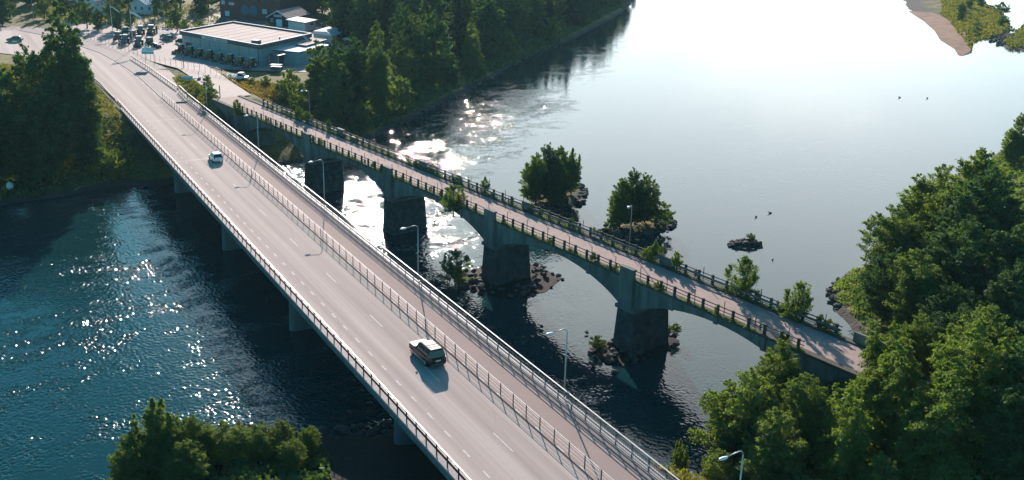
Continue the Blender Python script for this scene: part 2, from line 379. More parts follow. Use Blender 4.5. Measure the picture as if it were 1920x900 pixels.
def struct(o): o['kind'] = 'structure'; return o
rnd = random.Random(7)

# ------------------------------------------------------------------ old bridge frame
OB0 = np.array([54.2, 216.6]); OBD = np.array([0.151, -0.9885]); OBN = np.array([0.9885, 0.151])
def ob(D, n, z=0.0):
    p = OB0 + OBD * D + OBN * n; return (float(p[0]), float(p[1]), z)
OB_RZ = math.atan2(OBD[1], OBD[0])

# ------------------------------------------------------------------ terrain
WATER = -8.0
NW = [(-900, 186), (-60, 188), (6, 192), (15, 193), (23, 196), (35, 194), (48, 196), (57, 198), (71, 200), (80, 209), (89, 218), (98, 226), (107.8, 234.8), (122, 248), (138.7, 264.3), (152, 277), (167, 292), (178, 305), (190.7, 314.3), (233.6, 351.9), (286.7, 402.8), (330, 452), (420, 545), (700, 830), (1400, 1500), (1400, 2600), (-900, 2600)]
SE = [(-900, 84), (-60, 90), (8.6, 91), (15, 94), (21.6, 96), (27, 91.5), (33, 91), (38, 88), (42, 83), (45, 77), (50, 69), (54, 64.5), (61, 62), (67, 67), (74, 75), (83, 78.5), (94, 80), (101, 84), (104.5, 90.5), (110, 98), (118, 102.5), (124, 103), (147, 115), (184, 133.3), (229.5, 150.3), (290, 180), (350, 212), (480, 290), (1400, 700), (1400, -400), (-900, -400)]
TI = [(332, 249), (341.5, 252), (361, 266), (372, 274), (386, 284), (400, 276), (420, 290), (450, 312), (500, 352), (560, 420), (620, 520), (560, 490), (484, 409), (462, 388), (441, 367), (410.5, 331.3), (385, 304), (361.9, 282.7), (345, 262)]
TI2 = [(378, 268), (369, 258), (366, 251), (370, 246), (420, 262), (520, 320), (640, 400), (640, 430), (520, 350), (440, 300), (395, 272)]
def seg_d(px, py, x0, y0, x1, y1):
    dx, dy = x1 - x0, y1 - y0; t = np.clip(((px - x0) * dx + (py - y0) * dy) / (dx * dx + dy * dy), 0, 1)
    return np.hypot(px - x0 - t * dx, py - y0 - t * dy), t
def poly_sd(px, py, P):
    d = np.full(px.shape, 1e9); ins = np.zeros(px.shape, bool); n = len(P)
    for i in range(n):
        x0, y0 = P[i]; x1, y1 = P[(i + 1) % n]
        dd, _ = seg_d(px, py, x0, y0, x1, y1); d = np.minimum(d, dd)
        c = ((y0 > py) != (y1 > py)) & (px < (x1 - x0) * (py - y0) / (y1 - y0 + 1e-12) + x0); ins ^= c
    return np.where(ins, d, -d)
APP = [(56.5, 222.0, 1.85), (56.5, 239.0, 1.35), (57.5, 258.0, 0.85), (58.0, 271.0, 0.45), (57.0, 286.0, -0.12)]
SEA = [(ob(160, 0.7)[0], ob(160, 0.7)[1], 1.85), (ob(240, 0.7)[0], ob(240, 0.7)[1], 1.6)]
def wob(x, y): return 0.5 * np.sin(x * 0.31 + 1.3 * np.sin(y * 0.17)) + 0.35 * np.sin(y * 0.43 + x * 0.11) + 0.25 * np.sin(x * 0.9 + y * 0.7)
def ground(px, py):
    px = np.asarray(px, float); py = np.asarray(py, float)
    w = wob(px, py)
    a = poly_sd(px, py, NW) + 0.8 * w; b = poly_sd(px, py, SE) + 0.8 * w
    c = poly_sd(px, py, TI) + 1.2 * w; d = poly_sd(px, py, TI2) + 1.0 * w
    za = np.where(a > 0, np.minimum(-8.15 + 0.27 * a + 0.35 * np.minimum(a, 1.5), -0.14), -8.15 + 0.22 * a)
    zb = np.where(b > 0, np.minimum(-8.15 + 0.20 * b + 0.35 * np.minimum(b, 1.5), -3.4 + 0.12 * w), -8.15 + 0.22 * b)
    zc = np.where(c > 0, np.minimum(-8.1 + 0.06 * c, -6.9 + 0.2 * w), -8.1 + 0.10 * c)
    zd = np.where(d > 0, np.minimum(-8.1 + 0.08 * d, -7.0 + 0.2 * w), -8.1 + 0.10 * d)
    z = np.maximum(np.maximum(za, zb), np.maximum(zc, zd)); z = np.maximum(z, -11.0)
    for seg in (APP, SEA):
        for (x0, y0, z0), (x1, y1, z1) in zip(seg[:-1], seg[1:]):
            dd, t = seg_d(px, py, x0, y0, x1, y1); top = z0 + (z1 - z0) * t
            z = np.maximum(z, np.where(dd < 14, top - np.maximum(dd - 4.3, 0) * 0.62, -20))
    # embankment of the new road on the near bank
    dd, t = seg_d(px, py, 40.6, 60.0, 40.6, -200.0); z = np.maximum(z, np.where((py < 62), -0.2 - np.maximum(dd - 8.3, 0) * 0.5, -20))
    return z
def gz(x, y): return float(ground(np.array([x]), np.array([y]))[0])
def axis(a, b, step, far0, far1):
    c = list(np.arange(a, b + step, step)); lo = [a]; s = step
    while lo[-1] > far0: s *= 1.25; lo.append(lo[-1] - s)
    hi = [c[-1]]; s = step
    while hi[-1] < far1: s *= 1.25; hi.append(hi[-1] + s)
    return np.array(lo[:0:-1] + c + hi[1:])
ax = axis(-30, 400, 1.6, -900, 1380); ay = axis(20, 440, 1.6, -390, 2500)
GX, GY = np.meshgrid(ax, ay); GZ = ground(GX, GY)
nx, ny = len(ax), len(ay)
me = bpy.data.meshes.new('ground')
vv = np.stack([GX.ravel(), GY.ravel(), GZ.ravel()], 1)
idx = np.arange(nx * ny).reshape(ny, nx)
ff = np.stack([idx[:-1, :-1].ravel(), idx[:-1, 1:].ravel(), idx[1:, 1:].ravel(), idx[1:, :-1].ravel()], 1)
def np_mesh(me, V, F):
    me.vertices.add(len(V)); me.vertices.foreach_set('co', np.asarray(V, np.float32).ravel())
    k = F.shape[1]; me.loops.add(F.size); me.loops.foreach_set('vertex_index', F.astype(np.int32).ravel())
    me.polygons.add(len(F)); me.polygons.foreach_set('loop_start', np.arange(0, F.size, k, dtype=np.int32)); me.update()
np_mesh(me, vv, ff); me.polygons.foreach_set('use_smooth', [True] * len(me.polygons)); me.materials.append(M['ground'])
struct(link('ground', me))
w = MB().quad((-900, -390, WATER), (1380, -390, WATER), (1380, 2500, WATER), (-900, 2500, WATER)).build('river', 'river_water'); struct(w)

def sheet(name, m, pts, z=None):
    b = MB(); b.poly([(p[0], p[1], p[2] if z is None else z) for p in pts]); o = b.build(name, m); struct(o); return o
def strip(name, m, L, Rr, z=None):
    b = MB()
    for i in range(len(L) - 1):
        g = lambda p: (p[0], p[1], p[2] if z is None else z)
        b.quad(g(L[i]), g(Rr[i]), g(Rr[i + 1]), g(L[i + 1]))
    o = b.build(name, m); struct(o); return o

# sand spit and yard, roads on the far bank
strip('yard_paving', 'yard', [(47.5, 246), (47.0, 262), (47.6, 277), (46.6, 296), (44.5, 318), (41, 341), (38, 362), (36, 378)],
      [(51.5, 252), (60.0, 274), (84, 258), (98, 280), (118, 305), (118, 340), (104, 362), (70, 392)], -0.05)
ROAD_L = [(33.4, -60), (33.4, 40), (33.4, 140), (33.4, 228.9), (33.4, 235), (33.0, 257), (32.4, 270), (30.5, 286), (27.5, 298), (21.1, 310), (15.0, 318), (0, 326), (-80, 346)]
ROAD_R = [(43.1, -60), (43.1, 40), (43.1, 140), (43.1, 228.9), (43.1, 241), (43.3, 261), (42.9, 278), (42.0, 291), (40.4, 308), (37.0, 324), (32.5, 344), (24, 364), (-60, 400)]
PATH_R = [(47.7, -60), (47.7, 40), (47.7, 140), (47.7, 228.9), (48.3, 243), (47.9, 260), (47.5, 277), (46.6, 296), (45.2, 312), (42.5, 335), (36, 356), (29.0, 372), (-56, 412)]
strip('road', 'asphalt', ROAD_L[3:], ROAD_R[3:], 0.012)
strip('foot_path', 'asphalt_dark', [(p[0] + 0.1, p[1]) for p in ROAD_R[3:]], PATH_R[3:], 0.0)
kb = MB()
for (x0, y0), (x1, y1) in zip(ROAD_R[3:-2], ROAD_R[4:-1]): kb.bar((x0 + 0.1, y0, 0.05), (x1 + 0.1, y1, 0.05), 0.22, 0.14)
struct(kb.build('kerb', 'kerb'))
strip('road_embankment_cap', 'asphalt', [(33.4, -60), (33.4, 48)], [(43.1, -60), (43.1, 48)], 0.0)
strip('path_embankment_cap', 'asphalt_path', [(43.2, -60), (43.2, 48)], [(47.7, -60), (47.7, 48)], -0.004)
strip('approach_road', 'yard', [(52.9, 222, 2.02), (53.0, 238, 1.55), (53.9, 258, 1.05), (54.2, 272, 0.6), (50.5, 290, 0.02), (48.5, 312, 0.0)],
      [(59.9, 223.3, 2.02), (60.6, 240, 1.5), (61.4, 256, 1.05), (61.9, 268, 0.62), (62.5, 284, 0.02), (62, 312, 0.0)])
p0, p1, p2, p3 = ob(149, -2.2), ob(240, -2.2), ob(240, 3.6), ob(149, 3.6)
strip('far_approach_road', 'old_deck', [(p0[0], p0[1], 2.0), (p1[0], p1[1], 1.8)], [(p3[0], p3[1], 2.0), (p2[0], p2[1], 1.8)])
strip('sand_spit', 'sand', [(332.5, 248.5, -7.97), (333, 250.5, -7.97), (346, 262.5, -7.97), (362.5, 282.5, -7.97), (386, 304.5, -7.97), (411, 331, -7.97), (441, 366, -7.97)],
      [(340.5, 251.5, -7.9), (345, 254.5, -7.55), (360, 265.5, -7.35), (374, 279, -6.75), (392, 294, -6.6), (420, 325, -6.6), (443, 352, -7.2)])
strip('far_parking', 'asphalt_dark', [(66, 360), (84, 395)], [(96, 345), (112, 372)], -0.03)

# ------------------------------------------------------------------ new road bridge
Y0, Y1 = -60.0, 229.0
XL, XR = 32.75, 48.75
br = thing('road_bridge', 'wide concrete road bridge carrying two traffic lanes and a red footpath over the river', 'bridge', (40.6, Y1, 0))
def brp(name, b, m, **k):
    o = b.build(name, m, None, **k); o.parent = br; o.matrix_parent_inverse = Matrix.Translation(-br.location); return o
deck = brp('deck_slab', MB().extr([(XL, -0.02), (XL, -0.62), (34.5, -0.85), (34.9, -2.1), (38.2, -2.15), (38.6, -1.0), (43.0, -1.0), (43.4, -2.15), (46.6, -2.1), (47.0, -0.85), (XR, -0.62), (XR, -0.02)],
     lambda p: (p[0], Y0, p[1]), lambda p: (p[0], Y1, p[1])), 'concrete')
brp('carriageway', MB().quad((33.4, 48, 0.0), (43.1, 48, 0.0), (43.1, Y1 - .05, 0.0), (33.4, Y1 - .05, 0.0)), 'asphalt')
brp('bridge_footpath', MB().box((45.45, (48 + Y1) / 2, 0.02), (4.5, Y1 - 48, 0.08)), 'asphalt_path')
brp('edge_beam', MB().box((33.08, (Y0 + Y1) / 2, 0.06), (0.66, Y1 - Y0, 0.17)), 'kerb')
brp('edge_beam', MB().box((48.25, (Y0 + Y1) / 2, 0.06), (1.0, Y1 - Y0, 0.17)), 'kerb')
brp('expansion_joint', MB().box((38.25, Y1, 0.008), (9.7, 0.16, 0.03)), 'rail_dark')
brp('pavement_joint', MB().box((38.25, 179.4, 0.003), (9.7, 0.10, 0.012)), 'rail_dark')
brp('pavement_joint', MB().box((38.25, 214.0, 0.003), (9.7, 0.10, 0.012)), 'rail_dark')
for py in (188.0, 153.0, 118.8, 84.3):
    b = MB(); pr = []
    x0, x1 = 34.9, 46.8
    for k in range(7): t = math.pi * (0.5 + k / 6); pr.append((x0 + 0.55 + 0.55 * math.cos(t), 0.55 * math.sin(t)))
    for k in range(7): t = math.pi * (-0.5 + k / 6); pr.append((x1 - 0.55 + 0.55 * math.cos(t), 0.55 * math.sin(t)))
    b.extr(pr, lambda p: (p[0], py + p[1] * 1.5, -11), lambda p: (p[0] + (0.25 if p[0] < 40 else -0.25), py + p[1], -2.12)); brp('pier', b, 'concrete')
ab = MB(); ab.box((40.8, 231.5, -4.3), (15.6, 4.6, 7.2)); brp('abutment', ab, 'concrete')
ab = MB(); ab.hexa([(32.6, 228.4, -7.5), (33.3, 228.4, -7.5), (33.3, 240, -7.5), (32.6, 240, -7.5), (32.6, 228.4, -0.7), (33.3, 228.4, -0.7), (33.3, 246, -0.25), (32.6, 246, -0.25)]); brp('wing_wall', ab, 'concrete')

mat('asphalt_patch', (0.33, 0.275, 0.255), 0.9, var=0.2, scale=3)
for k in range(13): brp('drain_grate', MB().box((33.75, 55 + 13.4 * k, 0.004), (0.34, 0.5, 0.016)), 'rail_dark')
for k, (x0_, y0_) in enumerate(((34.2, 97), (39.9, 131), (35.2, 57), (40.2, 70))):
    b = MB(); r2_ = random.Random(k); x_, y_ = x0_, y0_
    for _ in range(9):
        nx_, ny_ = x_ + r2_.uniform(-.12, .35), y_ + r2_.uniform(.3, .9); b.quad((x_, y_, .006), (x_ + .05, y_, .006), (nx_ + .05, ny_, .006), (nx_, ny_, .006)); x_, y_ = nx_, ny_
    brp('sealed_crack', b, 'asphalt_patch')
# painted dashes
def dash(x, y0, l, w, parent=br, z=0.006):
    key = (round(l, 2), w)
    if key not in DM: DM[key] = MB().quad((-w / 2, 0, 0), (w / 2, 0, 0), (w / 2, l, 0), (-w / 2, l, 0)).data('road_marking', 'road_paint')
    o = bpy.data.objects.new('road_marking', DM[key]); COL.objects.link(o); o.parent = parent
    if parent is br: o.matrix_parent_inverse = Matrix.Translation(-br.location)
    o.location = (x, y0, z)
DM = {}
for i in range(-20, 26):
    y = 73.5 * 1.25 + 3.75 * i * 1.0
    y = 91.9 + 3.75 * i
    dash(35.6, y - 0.62, 1.25, 0.17)
for i in range(26, 46): dash(35.6, 91.9 + 3.75 * i * 0.93 + 6.5, 1.1, 0.15) if 91.9 + 3.75 * i * 0.93 + 8 < Y1 - 1 else None
for i in range(-4, 12):
    y = 82.75 + 15.0 * i
    if y > Y1 - 4: break
    dash(39.4, y, 3.75, 0.13)
for i in range(-20, 36): dash(43.32, 91.9 + 3.75 * i, 1.2, 0.12, z=0.066)
for (a, b_) in (((43.0, 243), (0, 0)),):
    for i in range(9):
        t = i / 9; yy = 243 + 7 * i
        xx = np.interp(yy, [241, 261, 278, 291, 308], [43.1, 43.3, 42.9, 42.0, 40.4]) - 0.35
        o = bpy.data.objects.new('road_marking', DM[(1.2, 0.12)]); COL.objects.link(o); o.parent = bpy.data.objects['road']; o.location = (float(xx), yy, 0.02); o.scale = (2, 1.3, 1); o.rotation_euler = (0, 0, 0.04 * i)

# railings of the road bridge
def railing(name, label, posts, pm, rails, post_h, post_w=0.09, path=None, cat='railing'):
    t = thing(name, label, cat, (posts[0][0], posts[0][1], posts[0][2])); b0 = posts[0]
    pmesh = MB().box((0, 0, post_h / 2), (post_w, post_w * 1.3, post_h)).data('post', pm)
    for p in posts:
        o = bpy.data.objects.new('post', pmesh); COL.objects.link(o); o.parent = t; o.location = (p[0] - b0[0], p[1] - b0[1], p[2] - b0[2])
    for nm, m_, h, wd, hh, dx in rails:
        b = MB(); pp = path or [posts[0], posts[-1]]
        for a, c in zip(pp[:-1], pp[1:]):
            b.bar((a[0] - b0[0] + dx, a[1] - b0[1], a[2] - b0[2] + h), (c[0] - b0[0] + dx, c[1] - b0[1], c[2] - b0[2] + h), wd, hh)
        b.build(nm, m_, t)
    return t
lp = [(33.05, 40 + 2.15 * i, 0.14) for i in range(91)]
railing('bridge_railing', 'steel railing with a dark guard beam along the left outer edge of the road bridge', lp, 'rail_dark',
        [('top_rail', 'rail_galv', 1.18, 0.10, 0.06, 0), ('lower_rail', 'rail_dark', 0.80, 0.05, 0.05, 0), ('guard_beam', 'rail_rust', 0.52, 0.07, 0.26, 0.09)], 1.18)
fl = [(33.0, 236.5), (32.85, 245), (32.9, 257), (32.3, 270), (30.4, 286), (27.2, 298), (20.8, 309.5)]
fp = []
for (x0, y0), (x1, y1) in zip(fl[:-1], fl[1:]):
    n = max(1, int(round(math.hypot(x1 - x0, y1 - y0) / 2.2)))
    fp += [(x0 + (x1 - x0) * k / n, y0 + (y1 - y0) * k / n, -0.1) for k in range(n)]
railing('road_guard_rail', 'guard rail curving along the grass slope before the road bridge', fp, 'rail_dark',
        [('top_rail', 'rail_galv', 1.1, 0.08, 0.06, 0), ('guard_beam', 'rail_rust', 0.62, 0.07, 0.25, 0.09)], 1.1, path=fp + [(20.8, 309.5, -0.1)])
mp_ = [(43.42, 40 + 2.5 * i, 0.02) for i in range(80)]
railing('lane_fence', 'slim galvanised fence between the traffic lanes and the red footpath', mp_, 'rail_dark',
        [('top_rail', 'rail_thin', 1.32, 0.045, 0.04, 0), ('rail', 'rail_thin', 1.10, 0.022, 0.022, 0), ('rail', 'rail_thin', 0.74, 0.022, 0.022, 0), ('rail', 'rail_thin', 0.36, 0.022, 0.03, 0)], 1.36, 0.07)
rp = [(48.02, 40 + 2.45 * i, 0.14) for i in range(80)] + [(48.1, 238.5, 0.1), (48.25, 241, 0.1), (48.4, 243.5, 0.1)]
t = railing('path_railing', 'tall double railing with white beams and balusters along the right edge of the road bridge', rp, 'rail_teal',
        [('top_rail', 'rail_white', 1.40, 0.09, 0.05, 0.0), ('second_rail', 'rail_white', 1.24, 0.07, 0.04, 0.22), ('middle_rail', 'rail_teal', 1.0, 0.05, 0.05, 0), ('guard_beam', 'rail_white', 0.60, 0.06, 0.17, -0.12), ('bottom_rail', 'rail_teal', 0.14, 0.06, 0.08, 0)], 1.40, 0.08,
        path=[rp[0], (48.02, 233.6, 0.14), rp[-1]])
bal = MB()
for i in range(int(194 / 0.30)): bal.box((0.05, i * 0.30, 0.58), (0.018, 0.018, 0.86))
o = bal.build('baluster_row', 'rail_teal', t); o['kind'] = 'stuff'
cp = [(48.35, 245.5), (48.0, 260), (47.55, 277), (46.6, 296)]; cpp = []
for (x0, y0), (x1, y1) in zip(cp[:-1], cp[1:]):
    n = int(math.hypot(x1 - x0, y1 - y0) / 2.4); cpp += [(x0 + (x1 - x0) * k / n, y0 + (y1 - y0) * k / n, 0.0) for k in range(n)]
railing('path_guard_rail', 'pale metal guard rail beside the grey footpath past the end of the bridge', cpp, 'rail_dark',
        [('guard_beam', 'rail_white', 0.68, 0.08, 0.24, 0), ('top_rail', 'rail_galv', 0.98, 0.06, 0.05, 0)], 1.0, path=cpp + [(46.6, 296, 0)])

# ------------------------------------------------------------------ street lamps
def make_lamp():
    t = thing('street_lamp', '', 'street lamp', (0, 0, 0), 0, 'curved street lamps along the road bridge')
    H = 7.5
    MB().tube([(0, 0, 0), (0, 0, H - 0.45)], [0.09, 0.055], 8).build('pole', 'lamp_metal', t, True)
    arm = [(0, 0, H - 0.45)] + [(-0.45 + 0.45 * math.cos(a), 0, H - 0.45 + 0.45 * math.sin(a)) for a in (R(20), R(45), R(70), R(90))] + [(-1.55, 0.0, H - 0.12)]
    MB().tube(arm, 0.045, 8).build('arm', 'lamp_metal', t, True)
    hd = MB().ball((-1.95, 0, H - 0.17), (0.46, 0.17, 0.12)); hd.build('lamp_head', 'lamp_head', t, True)
    MB().ball((-2.0, 0, H - 0.24), (0.33, 0.13, 0.09)).build('lamp_glass', 'glass', t, True)
    MB().box((0.0, 0, 0.1), (0.34, 0.34, 0.2)).build('base_plate', 'rail_teal', t)
    return t
lamp = make_lamp()
LL = [(48.62, 49.3, 'street lamp with an oval head in front of the lower right trees'),
      (48.62, 74.1, 'street lamp on the road bridge beyond the black car, next to the lower right one'),
      (48.62, 108.5, 'street lamp on the road bridge before the second pier of the arch bridge'),
      (48.62, 143.2, 'street lamp halfway along the road bridge, nearest behind the white car'),
      (48.62, 178.6, 'street lamp in front of the first arch of the old bridge'),
      (48.9, 218.5, 'street lamp standing at the far end of the road bridge beside the grass')]
lamp['label'] = LL[0][2]; lamp.location = (LL[0][0], LL[0][1], 0.02)
for x, y, lb in LL[1:]: copy_tree(lamp, (x, y, 0.02), label=lb)
def pole_lamp(x, y, z, h, arm, lab, rz, group='slim old lamps on the disused bridge'):
    t = thing('old_street_lamp', lab, 'street lamp', (x, y, z), rz, group)
    MB().tube([(0, 0, 0), (0, 0, h - 0.35), (-0.12, 0, h - 0.12), (-arm, 0, h)], [0.07, 0.05, 0.045, 0.035], 8).build('pole', 'lamp_metal', t, True)
    MB().ball((-arm - 0.2, 0, h - 0.03), (0.28, 0.2, 0.16)).build('lamp_head', 'lamp_head', t, True)
pole_lamp(*ob(26, 4.6)[:2], 2.0, 6.5, 1.3, 'old lamp at the far rail of the disused arch bridge near the wooded bank', OB_RZ + R(90))
bpy.data.objects['old_street_lamp'].location.z = 2.0

# ------------------------------------------------------------------ old arch bridge
obr = thing('arch_bridge', 'old weathered concrete arch bridge with a pinkish deck, overgrown and closed to cars', 'bridge', ob(10, 0, 0), OB_RZ)
def obp(name, b, m, **k): return b.build(name, m, obr, **k)     # local: x = along D-10, y = -N (left of travel), see loc()
def lo(D, n, z): return (D - 10.0, n, z)       # local frame: x axis = D, y axis = 90deg ccw of D
# ccw of OBD=(.151,-.9885) is (.9885,.151)=OBN
PI_D = [10.6, 39.0, 67.4, 95.3, 123.5, 151.7]
N0, N1 = -2.65, 4.25
for i in range(5):
    a, c = PI_D[i], PI_D[i + 1]; prof = [(a, 1.98), (a, -1.9)]
    prof = [(a, 1.98), (a, -1.85), (a + 1.6, -1.85)]
    h0, h1 = a + 1.6, c - 1.6
    for k in range(1, 16):
        u = k / 16; s_ = abs(2 * u - 1); z = -1.75 + 2.75 * (1 - s_ ** 2.1); prof.append((h0 + (h1 - h0) * u, z))
    prof += [(c - 1.6, -1.85), (c, -1.85), (c, 1.98)]
    obp('arch_span', MB().extr(prof, lambda p: lo(p[0], N0 + 0.25, p[1]), lambda p: lo(p[0], N1 - 0.25, p[1])), 'concrete_old')
    for k in (0.26, 0.5, 0.74):
        D = a + (c - a) * k; zz = 0.9 if k == 0.5 else 0.2
        b = MB(); b.box((D - 10, N0 + 0.16, (1.9 + zz) / 2), (0.55, 0.2, 1.9 - zz)); obp('side_rib', b, 'concrete_old')
for D in PI_D[1:5]:
    b = MB(); b.hexa([lo(D - 1.9, N0 - 0.3, -11), lo(D + 1.9, N0 - 0.3, -11), lo(D + 1.9, N1 - 0.3, -11), lo(D - 1.9, N1 - 0.3, -11),
                      lo(D - 1.45, N0 + 0.05, -2.3), lo(D + 1.45, N0 + 0.05, -2.3), lo(D + 1.45, N1 - 0.75, -2.3), lo(D - 1.45, N1 - 0.75, -2.3)]); obp('pier', b, 'pier_stone')
    obp('pier_cap', MB().box((D - 10, (N0 + N1) / 2 - .3, -2.08), (3.3, N1 - N0 - 0.1, 0.46)), 'concrete_old')
    for n in (N0 - 0.02, N1 + 0.02):
        b = MB(); b.box((D - 10, n, 0.72), (2.3, 0.5, 5.1), top=1.0); obp('pilaster', b, 'concrete_old')
        b = MB(); b.box((D - 10, n, 3.3), (2.45, 0.62, 0.14)); obp('pilaster_cap', b, 'concrete_old')
b = MB(); b.box(((-6 + 10.6) / 2 - 10, (N0 + N1) / 2, -3.2), (16.6, N1 - N0 - 0.3, 10.3)); obp('abutment', b, 'concrete_old')
b = MB(); b.box((155.5 - 10, (N0 + N1) / 2, -3.2), (7.6, N1 - N0 - 0.3, 10.3)); obp('abutment', b, 'concrete_old')
obp('deck_surface', MB().box(((-6 + 159) / 2 - 10, (N0 + N1) / 2, 1.99), (165, N1 - N0 - 1.6, 0.06)), 'old_deck')
for n in (N0 + 0.32, N1 - 0.32): obp('kerb_slab', MB().box(((-6 + 159) / 2 - 10, n, 2.02), (165, 0.86, 0.30)), 'concrete_post')

def old_rail(name, label, n, side, mid):
    t = thing(name, label, 'railing', ob(5, n, 2.15), OB_RZ)
    pm = MB().box((0, 0, 0.55), (0.28, 0.26, 1.3), top=0.92).data('post', 'concrete_post')
    rod = MB().box((0, 0, 0.9), (0.06, 0.06, 1.9)).data('rod', 'rail_rust')
    D = 5.8; k = 0
    while D < 151:
        if all(abs(D - q) > 1.6 for q in PI_D[1:5]):
            o = bpy.data.objects.new('post', pm); COL.objects.link(o); o.parent = t; o.location = (D - 5, 0, 0)
        if k % 2 == 0:
            o = bpy.data.objects.new('rod', rod); COL.objects.link(o); o.parent = t; o.location = (D - 4.2, 0.12 * side, 0)
        D += 2.2; k += 1
    ends = [6.0] + sum([[q - 1.2, q + 1.2] for q in PI_D[1:5]], []) + [149.5]
    for h, w_ in ((1.05, 0.10), (0.62, 0.08)) + (((0.3, 0.08),) if mid else ()):
        b = MB()
        for a, c in zip(ends[::2], ends[1::2]): b.bar((a - 5, 0.02 * side, h), (c - 5, 0.02 * side, h), w_, w_)
        b.build('rail', 'rail_rust', t)
    return t
old_rail('old_bridge_railing', 'concrete post and rusty pipe railing on the near side of the old arch bridge', N0 + 0.15, 1, False)
t = old_rail('old_bridge_railing', 'railing on the far side of the old arch bridge with bluish double rails', N1 - 0.15, -1, True)
b = MB(); b.bar((1, -0.35, 0.75), (144.5, -0.35, 0.75), 0.06, 0.28); b.build('guard_beam', 'rail_teal', t)
b = MB(); b.box((147.5 + 4, 0.0, 0.55), (11, 0.3, 1.1)); b.build('parapet_wall', 'concrete_old', t)
pole_lamp(*ob(116.3, 4.6)[:2], 2.0, 6.2, 1.0, 'old lamp at the far rail of the disused arch bridge before the second tree islet', OB_RZ + R(115)) if False else None
for (x, y), top, lab in ((ob(70.8, 4.75)[:2], 3.7, None),):
    t = thing('sign_pole', 'bare thin pole at the far rail of the old arch bridge beside the bright water', 'pole', (x, y, 2.1)); MB().tube([(0, 0, 0), (0, 0, 3.7)], 0.05, 6).build('pole', 'rail_dark', t)
pole_lamp(*ob(116.3, 4.6)[:2], 2.0, 6.3, 1.0, 'old lamp at the far rail of the disused arch bridge before the second tree islet', OB_RZ + R(115))

# ------------------------------------------------------------------ trees
def leaves(c, s, rng, flat=0.0, droop=0.0):
    n = len(c); a = rng.normal(size=(n, 3)); a[:, 2] = a[:, 2] * (1 - flat) - droop; a /= np.linalg.norm(a, axis=1)[:, None]
    b = rng.normal(size=(n, 3)); b -= (b * a).sum(1)[:, None] * a; b /= np.linalg.norm(b, axis=1)[:, None]
    l = (s * rng.uniform(0.6, 1.35, n))[:, None]
    v = np.stack([c - a * l * 0.6, c + b * l * 0.36, c + a * l * 0.6, c - b * l * 0.36], 1).reshape(-1, 3)
    f = np.arange(4 * n).reshape(n, 4); return v, f
def crown_mesh(name, m, seed, H, Rr, prof, nbr, nleaf, leaf, base=0.10, lead=5, droop=0.0, rise=0.45, fat=0.30, spread=0.55, min_h=0.62):
    """leafy sprays growing outward and upward from several leaders"""
    rng = np.random.default_rng(seed)
    K = lead; ang = rng.uniform(0, 2 * np.pi) + np.arange(K) * 2.4 + rng.normal(size=K) * .3
    lr = np.where(np.arange(K) == 0, 0.0, Rr * spread * rng.uniform(0.75, 1.15, K)); lh = np.where(np.arange(K) == 0, H, H * rng.uniform(min_h, 0.93, K))
    lR = np.where(np.arange(K) == 0, Rr * .72, Rr * rng.uniform(.42, .62, K)); w = lR * lh; w = w / w.sum()
    if K == 1: lR[:] = Rr
    k = rng.choice(K, nbr, p=w)
    t = base + (1 - base) * rng.uniform(0, 1, nbr) ** 0.9
    r = np.interp(t, [p[0] for p in prof], [p[1] for p in prof]) * lR[k] * rng.uniform(0.6, 1.2, nbr)
    th = rng.uniform(0, 2 * np.pi, nbr)
    o = np.stack([lr[k] * np.cos(ang[k]) * np.minimum(1, .35 + t), lr[k] * np.sin(ang[k]) * np.minimum(1, .35 + t), t * lh[k]], 1)
    el = rise * (0.3 + t * 1.3) + rng.normal(size=nbr) * .18
    d = np.stack([np.cos(th) * np.cos(el), np.sin(th) * np.cos(el), np.sin(el)], 1); tip = o + d * r[:, None]
    tip[:, 2] = np.minimum(tip[:, 2], H * 1.02)
    wt = (0.3 + r) ** 1.3; cnt = np.maximum(10, (nleaf * wt / wt.sum()).astype(int)); b = np.repeat(np.arange(nbr), cnt); n = len(b)
    u = rng.uniform(0.12, 1.05, n) ** 0.75
    c = o[b] + (tip - o)[b] * u[:, None]
    wid = fat * (0.35 + r[b]) * (1.15 - 0.75 * u) * 0.62
    off = rng.normal(size=(n, 3)) * wid[:, None] * np.array([.8, .8, .5]); c = c + off
    c[:, 2] -= droop * (u ** 2) * r[b] * .6 + droop * np.abs(rng.normal(size=n)) * .35 * wid
    V, F = leaves(c, leaf, rng, droop=0.3 * droop)
    me = bpy.data.meshes.new(name); np_mesh(me, V, F); me.materials.append(M[m]); return me, tip
def trunk_mesh(name, m, seed, H, r0, cx, frac=0.85, nl=9):
    rng = random.Random(seed); b = MB()
    bx, by = rng.uniform(-.03, .03) * H, rng.uniform(-.03, .03) * H
    pts = [(0, 0, -0.6), (bx * .3, by * .3, H * .3 * frac), (bx, by, H * .62 * frac), (bx * .6, by * .5, H * frac)]
    b.tube(pts, [r0 * 1.25, r0 * .85, r0 * .5, r0 * .12], 6)
    sel = list(range(len(cx))); rng.shuffle(sel)
    for i in sel[:nl]:
        c = cx[i]; z0 = max(H * 0.12, c[2] * 0.62); b.tube([(bx * z0 / H, by * z0 / H, z0), tuple(c * np.array([.5, .5, 1]) + np.array([0, 0, -.1 * H * .5])), tuple(c)], [r0 * .42, r0 * .25, r0 * .06], 5)
    return b.data(name, m, True)
OVO = [(0, .55), (.25, .95), (.5, 1), (.75, .72), (.92, .38), (1, .10)]
TALL = [(0, .55), (.2, .9), (.45, 1), (.7, .72), (.88, .40), (1, .06)]
CONE = [(0, .95), (.12, 1), (.5, .62), (.8, .28), (1, .03)]
BUSH = [(0, 1), (.3, 1), (.6, .85), (.85, .55), (1, .15)]
PT = {}
